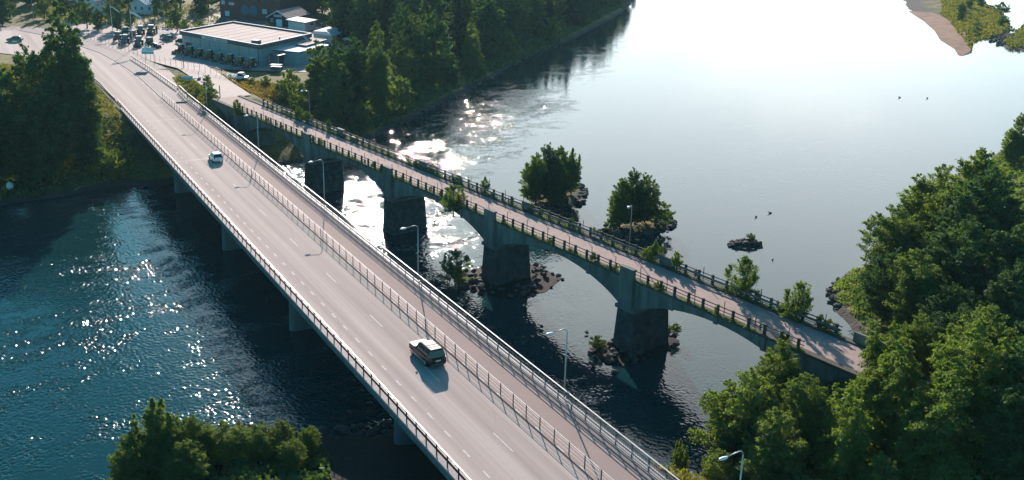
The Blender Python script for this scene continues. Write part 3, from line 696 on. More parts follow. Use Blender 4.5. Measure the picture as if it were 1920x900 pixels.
def proto(key, lm, tm, seed, H, Rr, prof, nc, nl, leaf, r0, **k):
    me, cx = crown_mesh('crown', lm, seed, H, Rr, prof, nc, nl, leaf, **k)
    PT[key] = (me, trunk_mesh('trunk', tm, seed, H, r0, cx), H, Rr)
proto('broad_a', 'leaf_green', 'bark', 1, 12, 4.4, OVO, 330, 46000, .20, .22, lead=7)
proto('broad_b', 'leaf_green', 'bark', 2, 12, 4.8, OVO, 340, 48000, .20, .22, lead=8, min_h=.7)
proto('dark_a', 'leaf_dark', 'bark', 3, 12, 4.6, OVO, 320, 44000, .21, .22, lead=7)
proto('yellow_a', 'leaf_yellow', 'bark', 4, 12, 3.9, TALL, 320, 44000, .19, .18, lead=6, droop=.9, rise=.35)
proto('willow_a', 'leaf_green', 'bark', 5, 10, 2.9, TALL, 240, 34000, .17, .16, lead=5, rise=.8, min_h=.55)
proto('birch_near', 'leaf_green', 'birch_bark', 6, 24, 5.6, TALL, 420, 36000, .34, .30, lead=5, droop=1.0, rise=.3, min_h=.7)
proto('birch_dark', 'leaf_dark', 'birch_bark', 16, 24, 6.0, TALL, 420, 36000, .34, .30, lead=6, droop=.9, rise=.3, min_h=.7)
proto('far_broad', 'leaf_dark', 'bark', 7, 16, 5.2, OVO, 130, 11000, .48, .28, lead=5)
proto('far_broad_b', 'leaf_dark', 'bark', 8, 16, 5.6, OVO, 130, 11000, .48, .28, lead=7, min_h=.7)
proto('far_green', 'leaf_green', 'bark', 9, 16, 4.8, TALL, 120, 10000, .46, .28, lead=5)
proto('far_birch', 'leaf_green', 'birch_bark', 10, 20, 4.2, TALL, 150, 10000, .46, .22, lead=3, droop=.9)
proto('far_spruce', 'needle', 'bark', 11, 22, 3.8, CONE, 220, 10000, .48, .25, lead=1, droop=.5, rise=.0, base=.06, fat=.22)
proto('far_bush', 'leaf_green', 'bark', 12, 4, 2.8, BUSH, 60, 4500, .24, .08, lead=6, base=.02, rise=.6, min_h=.5)
proto('yellow_bush', 'leaf_yellow', 'bark', 13, 4, 2.6, BUSH, 60, 4500, .22, .08, lead=6, base=.02, rise=.6, min_h=.5)
proto('bush_near', 'leaf_green', 'bark', 14, 4, 2.7, BUSH, 90, 9000, .15, .07, lead=7, base=.02, rise=.8, min_h=.55)
proto('sapling', 'leaf_green', 'bark', 15, 5, 1.7, TALL, 60, 6000, .15, .06, lead=3, base=.02, rise=.9)
TREE_N = {}
TP = {}
def tree(name, key, x, y, z, h, label, cat='tree', group=None, wide=1.0, rz=None, crown_mat=None):
    me, tm, H, Rr = PT[key]; s = h / H
    t = bpy.data.objects.new(name, None); COL.objects.link(t); t.location = (x, y, z); t.rotation_euler = (0, 0, rz if rz is not None else rnd.uniform(0, 6.28)); t.scale = (s * wide, s * wide, s)
    t['label'] = label; t['category'] = cat
    if group: t['group'] = group
    a = bpy.data.objects.new('crown', me); b = bpy.data.objects.new('trunk', tm)
    for o in (a, b): COL.objects.link(o); o.parent = t
    return t

# the tall pair and their neighbours on the left bank
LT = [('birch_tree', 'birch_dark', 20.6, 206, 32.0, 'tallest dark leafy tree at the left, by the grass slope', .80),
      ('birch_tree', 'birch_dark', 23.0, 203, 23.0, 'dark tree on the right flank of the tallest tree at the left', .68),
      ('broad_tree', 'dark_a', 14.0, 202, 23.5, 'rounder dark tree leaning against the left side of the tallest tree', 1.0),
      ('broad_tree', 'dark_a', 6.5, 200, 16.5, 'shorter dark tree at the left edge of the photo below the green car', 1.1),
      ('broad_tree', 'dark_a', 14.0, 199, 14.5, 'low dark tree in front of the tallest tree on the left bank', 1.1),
      ('broad_tree', 'broad_b', 2.0, 214, 17.5, 'leafy tree cut by the left edge beside the pale road', .9),
      ('shrub', 'far_bush', 24.0, 201, 5.0, 'rounded green shrub low on the slope left of the road bridge', 1.0),
      ('shrub', 'far_bush', 26.5, 198.5, 4.2, 'small green shrub nearest the water left of the road bridge', 1.0),
      ('shrub', 'far_bush', 23.0, 208, 4.2, 'shrub on the upper part of the grass slope left of the road bridge', 1.0),
      ('shrub', 'yellow_bush', 27.5, 204, 2.6, 'yellowish low shrub on the grass slope left of the road bridge', 1.0),
      ('broad_tree', 'far_broad', -6.0, 205, 15, 'dark tree mostly cut off by the left edge of the photo', 1.0)]
for n_, k_, x, y, h, lb, wd in LT: tree(n_, k_, x, y, gz(x, y) - 0.1, h, lb, 'shrub' if n_ == 'shrub' else 'tree', wide=wd)

# near right bank: big foreground crowns
RT = [('broad_tree', 'broad_a', 70.3, 67.4, 7.9, 'tree leaning over the near end of the old arch bridge, left of its parapet', .95),
      ('broad_tree', 'broad_b', 63.5, 64.5, 11.6, 'rounded tree at the river edge below the last arch of the old bridge', 1.05),
      ('broad_tree', 'broad_a', 61.0, 58.0, 9.8, 'rounded tree just right of the lowest street lamp', 1.1),
      ('broad_tree', 'broad_b', 66.5, 60.0, 8.2, 'green tree between the river edge tree and the yellow tree', 1.0),
      ('drooping_tree', 'yellow_a', 66.0, 54.5, 10.6, 'drooping yellow-green tree in the middle of the foreground wood', 1.0),
      ('drooping_tree', 'yellow_a', 71.5, 55.0, 10.2, 'brightest yellow-green drooping tree at the end of the old bridge deck', 1.1),
      ('drooping_tree', 'yellow_a', 75.0, 58.5, 7.6, 'yellowish tree beside the parapet wall of the old bridge', 1.0),
      ('drooping_tree', 'yellow_a', 71.0, 48.5, 12.5, 'large yellow-green tree at the bottom of the photo right of the middle', 1.15),
      ('drooping_tree', 'yellow_a', 76.0, 50.5, 11.0, 'yellow-green tree at the lower right, nearer the right edge', 1.1),
      ('broad_tree', 'broad_b', 83.0, 54.0, 9.0, 'broad olive-green tree at the right edge of the foreground wood', 1.1),
      ('broad_tree', 'broad_a', 88.5, 58.5, 9.6, 'olive-green tree touching the right edge, middle height', 1.1),
      ('broad_tree', 'broad_b', 80.5, 60.0, 6.6, 'tree crown rising right behind the end of the old bridge', 1.0),
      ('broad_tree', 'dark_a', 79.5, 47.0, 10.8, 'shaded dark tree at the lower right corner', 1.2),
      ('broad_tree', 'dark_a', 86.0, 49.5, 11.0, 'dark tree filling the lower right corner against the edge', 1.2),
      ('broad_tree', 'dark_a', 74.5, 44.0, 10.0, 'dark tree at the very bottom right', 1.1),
      ('broad_tree', 'broad_a', 65.0, 49.5, 7.6, 'low green tree at the bottom, left of the yellow-green trees', 1.1),
      ('broad_tree', 'dark_a', 59.5, 52.5, 6.0, 'low dark tree behind the lowest street lamp pole', 1.2),
      ('broad_tree', 'broad_a', 65.0, 67.0, 7.4, 'round crown at the water edge right of the pointed young tree', 1.1),
      ('broad_tree', 'dark_a', 61.5, 62.6, 7.4, 'crown at the water edge just above the lowest street lamp', 1.15),
      ('sapling', 'willow_a', 55.6, 64.6, 6.2, 'pointed young tree beside the white rail at the bottom', .75),
      ('shrub', 'bush_near', 57.5, 61.0, 3.2, 'light green shrub at the foot of the pointed young tree', 1.2),
      ('shrub', 'yellow_bush', 54.0, 64.0, 2.6, 'yellow-green shrub next to the white rail at the bottom edge', 1.2),
      # right bank beyond the old bridge
      ('broad_tree', 'dark_a', 106.0, 84.0, 10.5, 'tree at the rocky point above the near end of the old bridge', 1.15),
      ('broad_tree', 'broad_b', 104.0, 79.0, 11.5, 'bushy tree hanging over the water behind the old bridge rail', 1.1),
      ('broad_tree', 'broad_b', 114.0, 91.0, 12.5, 'big green tree on the right bank above the rocky point', 1.1),
      ('broad_tree', 'broad_a', 122.0, 95.0, 12.6, 'tall green tree on the right bank, tip nearest the open water', 1.05),
      ('broad_tree', 'dark_a', 112.0, 78.5, 14.0, 'very dark tree in the hollow of the right bank', 1.2),
      ('broad_tree', 'dark_a', 122.0, 84.0, 17.5, 'dark tree at the right edge halfway down the photo', 1.1),
      ('broad_tree', 'dark_a', 101.5, 71.5, 9.5, 'dark low tree just behind the parapet wall of the old bridge', 1.1),
      ('broad_tree', 'dark_a', 96.0, 66.0, 9.0, 'shaded tree between the parapet wall and the right edge', 1.2),
      ('broad_tree', 'dark_a', 108.0, 68.5, 11.0, 'dark crown near the right edge above the olive-green trees', 1.2),
      ('broad_tree', 'broad_b', 133.0, 99.5, 14.2, 'green tree on the right bank against the right edge, higher up', 1.0),
      ('broad_tree', 'broad_a', 128.0, 90.0, 18.2, 'tallest tree on the right bank at the right edge', 1.0),
      ('broad_tree', 'dark_a', 118.0, 73.0, 14.0, 'dark tree at the right edge behind the green ones', 1.2),
      ('birch_tree', 'broad_a', 193.0, 127.5, 12.0, 'tree cut by the right edge, highest above the right bank wood', .8)]
for n_, k_, x, y, h, lb, wd in RT:
    tree(n_, k_, x, y, max(gz(x, y), -7.5) - 0.1, h, lb, 'shrub' if n_ == 'shrub' else 'tree', wide=wd)

# bottom left group
BL = [('willow_tree', 'willow_a', 12.9, 88.8, 8.6, 'tallest pointed tree of the group at the bottom left', 1.15),
      ('willow_tree', 'broad_b', 14.2, 87.6, 6.6, 'full round tree just right of the pointed one at the bottom left', .95),
      ('willow_tree', 'broad_a', 10.4, 87.4, 6.3, 'leftmost tree of the group at the bottom left', 1.0),
      ('willow_tree', 'broad_a', 16.2, 87.8, 5.8, 'tree right of the full round tree in the bottom left group', 1.0),
      ('drooping_tree', 'yellow_a', 18.8, 87.8, 4.6, 'yellow-green low tree in the middle of the bottom left group', 1.7),
      ('drooping_tree', 'yellow_a', 21.6, 86.6, 4.0, 'yellow-green low tree beside the stony beach at the bottom left', 1.7),
      ('broad_tree', 'broad_a', 24.2, 86.6, 4.0, 'rounded green tree right of the stony beach at the bottom left', 1.4),
      ('broad_tree', 'broad_b', 26.6, 85.2, 3.4, 'rightmost tree of the bottom left group, near the bridge shadow', .95),
      ('shrub', 'far_bush', 12.6, 90.4, 2.6, 'low shrub at the waterline left of the tallest tree', 1.3),
      ('shrub', 'far_bush', 17.4, 90.0, 2.6, 'low shrub at the waterline in the middle of the bottom left group', 1.3),
      ('shrub', 'yellow_bush', 21.4, 89.6, 2.2, 'yellowish shrub beside the small stony beach at the bottom left', 1.3),
      ('broad_tree', 'broad_a', 14.5, 84.5, 5.0, 'dark green tree at the bottom edge in the bottom left group', 1.3),
      ('broad_tree', 'broad_b', 24.0, 82.5, 3.4, 'low green tree at the bottom edge near the bridge shadow', 1.2)]
for n_, k_, x, y, h, lb, wd in BL: tree(n_, k_, x, y, gz(x, y) - 0.1, h, lb, 'shrub' if n_ == 'shrub' else 'tree', wide=wd)

# islets and lone bushes
IS = [('broad_tree', 'broad_b', 91.0, 151.0, 9.6, 'broad tree on the left side of the first islet', .9),
      ('broad_tree', 'dark_a', 94.6, 152.6, 10.8, 'tallest tree in the middle of the first islet', .9),
      ('broad_tree', 'broad_a', 97.4, 153.0, 9.8, 'tree at the right side of the first islet by the boulders', .85),
      ('broad_tree', 'dark_a', 93.8, 148.6, 7.6, 'dark low tree at the front of the first islet', 1.1),
      ('sapling', 'willow_a', 100.3, 153.8, 9.0, 'narrow tree at the right tip of the first islet', .9),
      ('broad_tree', 'dark_a', 99.2, 133.0, 10.4, 'tallest tree on the second islet behind the old lamp', .85),
      ('broad_tree', 'broad_a', 97.0, 133.2, 8.6, 'tree on the left side of the second islet', .85),
      ('broad_tree', 'broad_b', 102.5, 133.6, 8.6, 'tree on the right side of the second islet', .85),
      ('shrub', 'yellow_bush', 104.5, 131.6, 4.4, 'light shrub low on the right side of the second islet', 1.0),
      ('shrub', 'yellow_bush', 95.2, 133.0, 2.4, 'small yellowish shrub at the left foot of the second islet', 1.0),
      ('shrub', 'yellow_bush', 113.8, 119.2, 1.0, 'small yellow plant on the bare rock islet', 1.5),
      ('shrub', 'yellow_bush', *ob(124.5, 5.6)[:2], 1.5, 'yellow-green shrub on the boulders right of the nearest old pier', 1.2),
      ('shrub', 'far_bush', *ob(121.5, -5.0)[:2], 1.3, 'green shrub on the boulders left of the nearest old pier', 1.6)]
for n_, k_, x, y, h, lb, wd in IS: tree(n_, k_, x, y, -7.3, h, lb, 'shrub' if n_ == 'shrub' else 'tree', wide=wd)
p = ob(135.5, 4.4); tree('sapling', 'bush_near', p[0], p[1], 2.1, 4.6, 'leafy young tree growing at the far rail of the old bridge, left of its twin', 'tree', wide=.85)
p = ob(143.6, 4.2); tree('sapling', 'bush_near', p[0], p[1], 2.1, 4.2, 'leafy young tree growing at the far rail near the end of the old bridge', 'tree', wide=.8)
p = ob(86.5, -2.9); tree('shrub', 'bush_near', p[0], p[1], 0.6, 4.2, 'big bush growing through the near rail halfway along the old bridge', 'shrub', wide=1.0)
p = ob(91.5, -3.8); tree('shrub', 'bush_near', p[0] - 2.5, p[1] - 1, -7.8, 4.6, 'dark bush at the waterline beside the third pier of the old bridge', 'shrub', wide=1.0)
p = ob(9.0, -3.1); tree('shrub', 'bush_near', p[0], p[1], 1.2, 3.2, 'tall weed bush at the far left end of the old bridge railing', 'shrub', wide=.6)
p = ob(83.9, 4.6); tree('shrub', 'yellow_bush', p[0] + .3, p[1], 1.9, 2.4, 'round yellow shrub at the far rail left of the first tree islet reflection', 'shrub', wide=.65)
wr = random.Random(21)
for i in range(120):
    far = i % 5 < 3; D = wr.uniform(12, 148); n = (N1 - 0.25 + wr.uniform(-.15, .5)) if far else (N0 + wr.uniform(-.25, .3))
    if far and 20 < D < 36 or (far and 115 < D < 128): h = wr.uniform(1.4, 2.8)
    else: h = wr.uniform(.5, 1.5) if far else wr.uniform(.4, 1.3)
    p = ob(D, n); tree('weed', wr.choice(['sapling', 'yellow_bush', 'yellow_bush', 'sapling']), p[0], p[1], 2.1, h,
         'weed growing on the kerb under the far rail of the old bridge' if far else 'weed growing on the kerb under the near rail of the old bridge', 'plant', 'weeds along the far rail' if far else 'weeds along the near rail', wide=wr.uniform(.5, 1.1))

# dense wood on the far bank, sampled inside the land, tall conifers and leafy trees mixed
fr = random.Random(5); pts = []
def far_ok(x, y, dmin):
    return all((x - a) ** 2 + (y - b) ** 2 > dmin * dmin for a, b in pts)
NWx = np.array([p[0] for p in NW])
def in_wood(x, y):
    sd = float(poly_sd(np.array([x]), np.array([y]), NW)[0])
    if sd < 2.2 or x < 78: return None
    if x < 112:
        return sd if sd < 26 else None
    if x < 130: return sd if sd < 62 else None
    return sd if sd < 95 else None
tries = 0
while len(pts) < 230 and tries < 16000:
    tries += 1
    x = fr.uniform(78, 345); y = fr.uniform(205, 520)
    sd = in_wood(x, y)
    if sd is None: continue
    if not far_ok(x, y, 5.4 if sd < 12 else 7.2): continue
    # leave the birch its place
    if (x - 90.7) ** 2 + (y - 226) ** 2 < 30: continue
    pts.append((x, y)); z = gz(x, y) - 0.2
    if sd < 6: k, h, nm, lb = fr.choice(['far_broad', 'far_bush', 'far_green', 'far_broad_b']), fr.uniform(6, 11), 'bank_tree', 'low leafy tree in the front row of the dense wood along the far river bank'
    else:
        k = fr.choice(['far_spruce', 'far_spruce', 'far_broad', 'far_broad_b', 'far_birch', 'far_green', 'far_broad'])
        h = fr.uniform(15, 22) if k != 'far_spruce' else fr.uniform(17, 25)
        if x < 112: h *= 0.78
        nm, lb = ('spruce_tree', 'dark pointed conifer in the dense wood on the far river bank') if k == 'far_spruce' else ('broadleaf_tree', 'leafy tree in the dense wood on the far river bank')
    tree(nm, k, x, y, z, h, lb, 'tree', {'bank_tree': 'front row of the far bank wood', 'spruce_tree': 'conifers of the far bank wood', 'broadleaf_tree': 'leafy trees of the far bank wood'}[nm])
tree('birch_tree', 'birch_near', 91.0, 226.0, gz(91, 226), 23.5, 'tall pale green birch standing out at the left end of the far bank wood', 'tree', wide=.85)
tree('broadleaf_tree', 'birch_near', 139.5, 272.0, gz(139, 272), 17.0, 'bright green tree in the middle of the far bank wood, close to the water', 'tree', wide=.9)
BK = [('broadleaf_tree', 'far_birch', 77.5, 219, 13.5, 'light tree right above the old bridge, left of the tall birch'),
      ('broadleaf_tree', 'far_green', 81.5, 224, 13.0, 'rounded tree between the white trailer and the tall birch'),
      ('broadleaf_tree', 'far_broad', 74.5, 215, 10.0, 'darker tree at the bank just above the old bridge railing'),
      ('shrub', 'far_bush', 70.0, 222, 5.0, 'bush beside the old bridge approach, closest to the railing end'),
      ('shrub', 'yellow_bush', 72.5, 229, 5.5, 'yellowish bush below the white trailer'),
      ('shrub', 'far_bush', 69.5, 232.5, 4.6, 'green bush next to the orange weeds by the approach road'),
      ('shrub', 'yellow_bush', 76.0, 232, 5.5, 'pale bush below the entrance of the blue building'),
      ('shrub', 'far_bush', 80.0, 236, 6.0, 'leafy bush behind the pale bush by the blue building'),
      ('shrub', 'far_bush', 74.8, 241.5, 4.6, 'round dark bush in front of the white trailer'),
      ('shrub', 'yellow_bush', 84.5, 242, 5.5, 'bush in front of the low annex of the blue building'),
      ('shrub', 'far_bush', 88.0, 249, 5.5, 'bush beside the low white annex roof'),
      ('shrub', 'far_bush', 95.5, 268.0, 4.8, 'bush right of the annex near the small sheds'),
      ('shrub', 'yellow_bush', 68.8, 243.6, 2.6, 'light bush just right of the white pickup'),
      ('shrub', 'far_bush', 66.5, 247, 1.8, 'small bush beneath the white pickup'),
      ('broadleaf_tree', 'far_broad_b', 84.0, 232.5, 11.0, 'dark tree directly left of the tall birch'),
      ('shrub', 'far_bush', 54.6, 243.0, 2.4, 'small dark shrub between the two paths at the bridge end'),
      ('shrub', 'far_bush', 51.8, 226.5, 3.2, 'dark shrub beside the last street lamp of the road bridge'),
      ('shrub', 'yellow_bush', 51.0, 236.0, 1.6, 'yellow weeds below the second blue sign')]
for n_, k_, x, y, h, lb in BK: tree(n_, k_, x, y, gz(x, y) - 0.2, h, lb, 'shrub' if n_ == 'shrub' else 'tree', wide=1.0)
# trees among the houses at the top left
br_ = random.Random(11); bp_ = []
AV = [(78, 300, 126, 362), (61, 300, 75, 345), (45, 290, 66, 352), (100, 338, 122, 362), (88, 350, 130, 395), (50, 388, 62, 415), (66, 392, 80, 412), (-90, 300, 48, 362), (84, 262, 100, 300), (28, 352, 44, 384), (60, 350, 90, 380), (104, 300, 124, 332)]
tries = 0
while len(bp_) < 210 and tries < 22000:
    tries += 1; x = br_.uniform(-30, 235); y = br_.uniform(322, 560)
    if any(a <= x <= c and b <= y <= d for a, b, c, d in AV): continue
    if x < 40 and y < 372 + (40 - x) * 0.35: continue
    if float(poly_sd(np.array([x]), np.array([y]), NW)[0]) < 60 and x > 112: continue
    if not all((x - a) ** 2 + (y - b) ** 2 > 56 for a, b in bp_): continue
    bp_.append((x, y)); k = br_.choice(['far_broad', 'far_broad_b', 'far_green', 'far_birch', 'far_spruce'])
    h = br_.uniform(9, 14) if y < 400 else br_.uniform(11, 18)
    tree('garden_tree', k, x, y, gz(x, y) - .1, h, 'leafy tree among the houses beyond the yard in the upper left', 'tree', 'trees among the houses')
for x, y, h, k, lb in ((47, 356, 7.5, 'far_broad', 'dark garden tree behind the left flagpole'), (57.5, 360, 6.5, 'far_broad_b', 'dark garden tree behind the right flagpole'),
                    (70, 357, 3.2, 'far_bush', 'hedge bush behind the blue building, left part'), (74, 354, 3.0, 'far_bush', 'hedge bush behind the blue building, middle'), (78, 351, 3.0, 'far_bush', 'hedge bush behind the blue building, right part'),
                    (98, 340.5, 2.6, 'yellow_bush', 'yellow bush at the corner of the flat roofed shed'), (88, 345, 3.4, 'yellow_bush', 'yellow-green bush peeping over the back edge of the big flat roof')):
    tree('garden_bush' if 'bush' in k else 'broadleaf_tree', k, x, y, gz(x, y) - .1, h, lb, 'shrub' if 'bush' in k else 'tree')
# bushes of the marshy island and the opposite bank
mr_ = random.Random(3)
for i, (x, y, h, k) in enumerate([(420, 318, 5, 'far_broad'), (432, 327, 6, 'far_broad'), (446, 338, 6, 'far_broad_b'), (455, 345, 5, 'far_broad'), (408, 300, 3, 'far_bush'), (398, 292, 2.6, 'far_bush'), (391, 288, 2.4, 'far_bush'), (382, 281, 2, 'far_bush'), (425, 300, 6, 'far_green'), (440, 310, 4, 'yellow_bush'), (415, 288, 3, 'yellow_bush'), (470, 352, 7, 'far_green'), (490, 360, 7, 'far_broad'), (480, 340, 6, 'yellow_bush'), (515, 385, 9, 'far_broad'), (540, 395, 9, 'far_birch'), (400, 262, 3, 'far_bush'), (430, 275, 4, 'far_bush'), (455, 285, 7, 'far_broad')]):
    tree('island_bush', k, x, y, gz(x, y) - .1, h, 'bush or low tree on the grassy island at the top right', 'shrub', 'bushes on the grassy island', wide=1.3)

# grasses (nobody could count them)
def grass(name, label, polyxy, n, leaf, m, seed, cat='grass', up=0.6):
    rng = np.random.default_rng(seed); P = np.array(polyxy); lo_, hi = P.min(0), P.max(0); out = []
    while len(out) < n:
        q = rng.uniform(lo_, hi, (n, 2)); d = poly_sd(q[:, 0], q[:, 1], polyxy); q = q[d > 0.0]; out = q if len(out) == 0 else np.concatenate([out, q])
    q = out[:n]; keep = np.sin(q[:, 0] * 1.7 + np.sin(q[:, 1])) + np.sin(q[:, 1] * 1.3) + rng.normal(size=n) * 0.9 > -0.6; q = q[keep]
    z = ground(q[:, 0], q[:, 1]) + rng.uniform(0, leaf * 1.2, len(q)); V, F = leaves(np.stack([q[:, 0], q[:, 1], z], 1), leaf, rng, flat=-up)
    me = bpy.data.meshes.new(name); np_mesh(me, V, F); me.materials.append(M[m]); o = link(name, me); tag(o, label, cat, kind='stuff'); return o
grass('grass', 'yellow-green grass on the slope left of the road bridge', [(15, 197), (31, 197), (32, 232), (32, 268), (26, 290), (10, 300), (0, 290), (8, 240)], 26000, .45, 'grass_blade', 31)
grass('grass', 'grass strip between the footpath and the old bridge approach', [(49.2, 220), (52.4, 222), (52.8, 240), (53.2, 262), (50.6, 262), (49.3, 245)], 5000, .35, 'grass_blade', 32)
grass('weeds', 'orange and yellow weeds beside the old bridge approach', [(60.3, 226), (66, 226), (74, 240), (68, 250), (62.2, 262), (61, 245)], 9000, .4, 'dry_weed', 33)
grass('grass', 'golden grass on the marshy island at the top right', [(345, 254), (372, 274), (400, 282), (440, 306), (540, 400), (520, 410), (450, 352), (440, 345), (400, 306), (385, 292), (360, 268)], 26000, 1.0, 'grass_blade', 34)
grass('grass', 'golden grass on the second strip of land at the top right', [(368, 254), (380, 252), (460, 290), (600, 400), (500, 335), (430, 294), (380, 266)], 12000, 1.0, 'grass_blade', 35)
grass('grass', 'grass along the near bank at the bottom of the photo', [(50, 62), (54, 69), (60, 67), (66, 62), (60, 52), (52, 52)], 6000, .3, 'grass_blade', 36)
grass('undergrowth', 'low dark undergrowth on the wooded near right bank', [(60, 40), (56, 60), (70, 74), (96, 78), (112, 96), (150, 112), (150, 60), (95, 40)], 30000, .6, 'leaf_dark', 37)
grass('undergrowth', 'dark low undergrowth between the trees at the bottom left', [(6, 92), (14, 93), (20, 92), (24, 90), (27, 88), (28, 84), (26, 78), (6, 80)], 12000, .45, 'leaf_dark', 40)
grass('undergrowth', 'dark undergrowth beneath the tall trees at the left edge', [(-14, 191), (6, 193), (14, 194), (21, 198), (14, 214), (-14, 216)], 12000, .5, 'leaf_dark', 41)
grass('undergrowth', 'green undergrowth on the rocky point of the right bank', [(104.5, 88), (107.5, 95), (112, 99), (118, 101.5), (124, 101), (122, 92), (108, 82)], 9000, .35, 'leaf_green', 42)
grass('undergrowth', 'undergrowth on the right bank near the highest tree at the right edge', [(140, 110), (184, 131), (232, 150), (260, 160), (260, 120), (150, 92)], 22000, .8, 'leaf_green', 43)
grass('undergrowth', 'low undergrowth on the far bank below the wood', [(70, 203), (90, 221), (140, 268), (200, 323), (300, 420), (300, 450), (180, 330), (120, 270), (76, 226)], 36000, .7, 'leaf_dark', 38)
grass('lawn', 'bright lawn among the trees in the upper left', [(60, 352), (90, 350), (92, 420), (40, 440), (30, 400)], 9000, .6, 'grass_blade', 39)

def kerb_growth(name, label, n0, cnt, leaf, m, seed, z0, zs):
    rng = np.random.default_rng(seed); D = rng.uniform(8, 150, cnt); dens = np.sin(D * .9) + np.sin(D * .37 + 1) + rng.normal(size=cnt) * .6; D = D[dens > -.3]
    n = n0 + rng.normal(size=len(D)) * .16; z = z0 + np.abs(rng.normal(size=len(D))) * zs
    P = OB0[None, :] + D[:, None] * OBD[None, :] + n[:, None] * OBN[None, :]
    V, F = leaves(np.concatenate([P, z[:, None]], 1), leaf, rng, flat=-.4)
    me = bpy.data.meshes.new(name); np_mesh(me, V, F); me.materials.append(M[m]); tag(link(name, me), label, 'grass', kind='stuff')
kerb_growth('kerb_grass', 'green grass fringe along the near edge of the old bridge deck', N0 + .05, 9000, .16, 'leaf_green', 51, 2.12, .16)
kerb_growth('kerb_grass', 'green grass fringe along the far edge of the old bridge deck', N1 - .35, 9000, .16, 'leaf_yellow', 52, 2.12, .22)

# ------------------------------------------------------------------ rocks
def rock_mesh(seed):
    r_ = random.Random(seed); b = MB(); b.ball((0, 0, 0), 1.0, (7, 5))
    b.v = [(x * r_.uniform(.75, 1.2), y * r_.uniform(.75, 1.2), z * r_.uniform(.55, .9)) for x, y, z in b.v]; return b.data('rock', 'rock')
RK = [rock_mesh(i) for i in range(5)]
def rock_pile(name, label, poly, n, s0, s1, seed, zoff=0.0, cat='rocks'):
    P = np.array(poly, float); c = P.mean(0); r_ = random.Random(seed); t = thing(name, label, cat, (c[0], c[1], WATER))
    k = 0
    while k < n:
        x = r_.uniform(P[:, 0].min(), P[:, 0].max()); y = r_.uniform(P[:, 1].min(), P[:, 1].max())
        d = float(poly_sd(np.array([x]), np.array([y]), poly)[0])
        if d < -0.1: continue
        o = bpy.data.objects.new('rock', r_.choice(RK)); COL.objects.link(o); o.parent = t; s = r_.uniform(s0, s1)
        o.location = (x - c[0], y - c[1], min(d * 0.35, 0.5) + zoff + r_.uniform(-.15, .1)); o.scale = (s, s * r_.uniform(.7, 1.2), s * r_.uniform(.5, .9)); o.rotation_euler = (r_.uniform(-.3, .3), r_.uniform(-.3, .3), r_.uniform(0, 6))
        k += 1
    return t
def mound(t, poly, h, m='ground'):
    P = np.array(poly, float); c = P.mean(0); b = MB(); rings = []
    for k, (s, z) in enumerate(((1.05, -0.6), (.95, 0.05), (.7, h * .6), (.35, h))):
        rings.append([((p[0] - c[0]) * s, (p[1] - c[1]) * s, z) for p in poly])
    for a, c2 in zip(rings[:-1], rings[1:]):
        n = len(a)
        for i in range(n): b.quad(a[i], a[(i + 1) % n], c2[(i + 1) % n], c2[i])
    b.poly(rings[-1]); b.build('earth_mound', m, t, True)
A_ = [(87.5, 148.5), (91, 146.5), (96, 148), (101.5, 151), (106.5, 157.5), (107.5, 160.5), (103.5, 159), (98.5, 156), (92.5, 155.5), (88.5, 153.5)]
t = rock_pile('tree_islet', 'stony islet carrying the larger clump of trees above the old bridge', A_, 60, .3, .8, 1, .25); mound(t, A_, 1.0)
B_ = [(93, 134), (96, 130.5), (100, 128.6), (105, 130.3), (109.5, 133.6), (110, 136.5), (106, 136.8), (101, 136.2), (96.5, 136.6)]
t = rock_pile('tree_islet', 'stony islet carrying the smaller clump of trees behind the old lamp', B_, 60, .3, .8, 2, .25); mound(t, B_, 1.0)
C_ = [(109.2, 119), (111.2, 116.6), (114, 116.2), (115.6, 118.2), (115.4, 120.6), (112.6, 121.4), (110.2, 120.6)]
t = rock_pile('rock_islet', 'small bare rock islet alone in the river', C_, 60, .2, .55, 3, .1); mound(t, C_, .35)
q = lambda D, n: ob(D, n)[:2]
D_ = [q(120, -5.5), q(122.5, -7.0), q(126.5, -5.5), q(127, -2), q(126.5, 3), q(125.5, 6.0), q(122, 6.6), q(120.5, 5), q(120, 0)][::-1]
t = rock_pile('pier_rocks', 'ring of boulders and weeds around the foot of the nearest pier of the old bridge', D_, 85, .2, .55, 4, .12); mound(t, D_, .25, 'wet_gravel');
D2 = [q(61, -4), q(64, -5.5), q(71, -4), q(72, 2), q(71.5, 8), q(66, 9.5), q(61, 7)][::-1]
rock_pile('pier_rocks', 'few dark boulders at the foot of the second pier of the old bridge', D2, 12, .25, .5, 5, -.25)
D3 = [q(89, -5.5), q(95, -7), q(101, -5), q(103, 2), q(100, 8), q(93, 8.5), q(89, 4)][::-1]
t = rock_pile('pier_rocks', 'boulders around the foot of the shaded middle pier of the old bridge', D3, 70, .25, .6, 6, .1); mound(t, D3, .22, 'wet_gravel')
rock_pile('bank_rocks', 'pile of dark stones on the point of the right bank', [(104.5, 92), (107, 95.6), (110.5, 98.6), (115, 101), (116, 99.5), (113, 97), (107.5, 91)], 42, .25, .65, 7, .1)
rock_pile('bank_rocks', 'stones on the beach between the bottom left trees', [(19, 95.5), (22, 97.5), (25.5, 95), (26, 91), (22, 92)], 55, .2, .5, 8, .2)
rock_pile('bank_rocks', 'stones on the near bank in the shade under the road bridge', [(27, 93), (31, 93), (37, 90.5), (42, 86), (46, 80), (44, 76), (40, 80), (34, 86), (28, 89)], 110, .25, .6, 9, .15)
rock_pile('bank_rocks', 'row of stones at the foot of the far bank wood', [(96, 224.5), (120, 246), (150, 275), (180, 306), (206, 328), (206, 331), (180, 309), (150, 278.5), (120, 249.5), (96, 228)], 90, .4, 1.1, 10, .0)
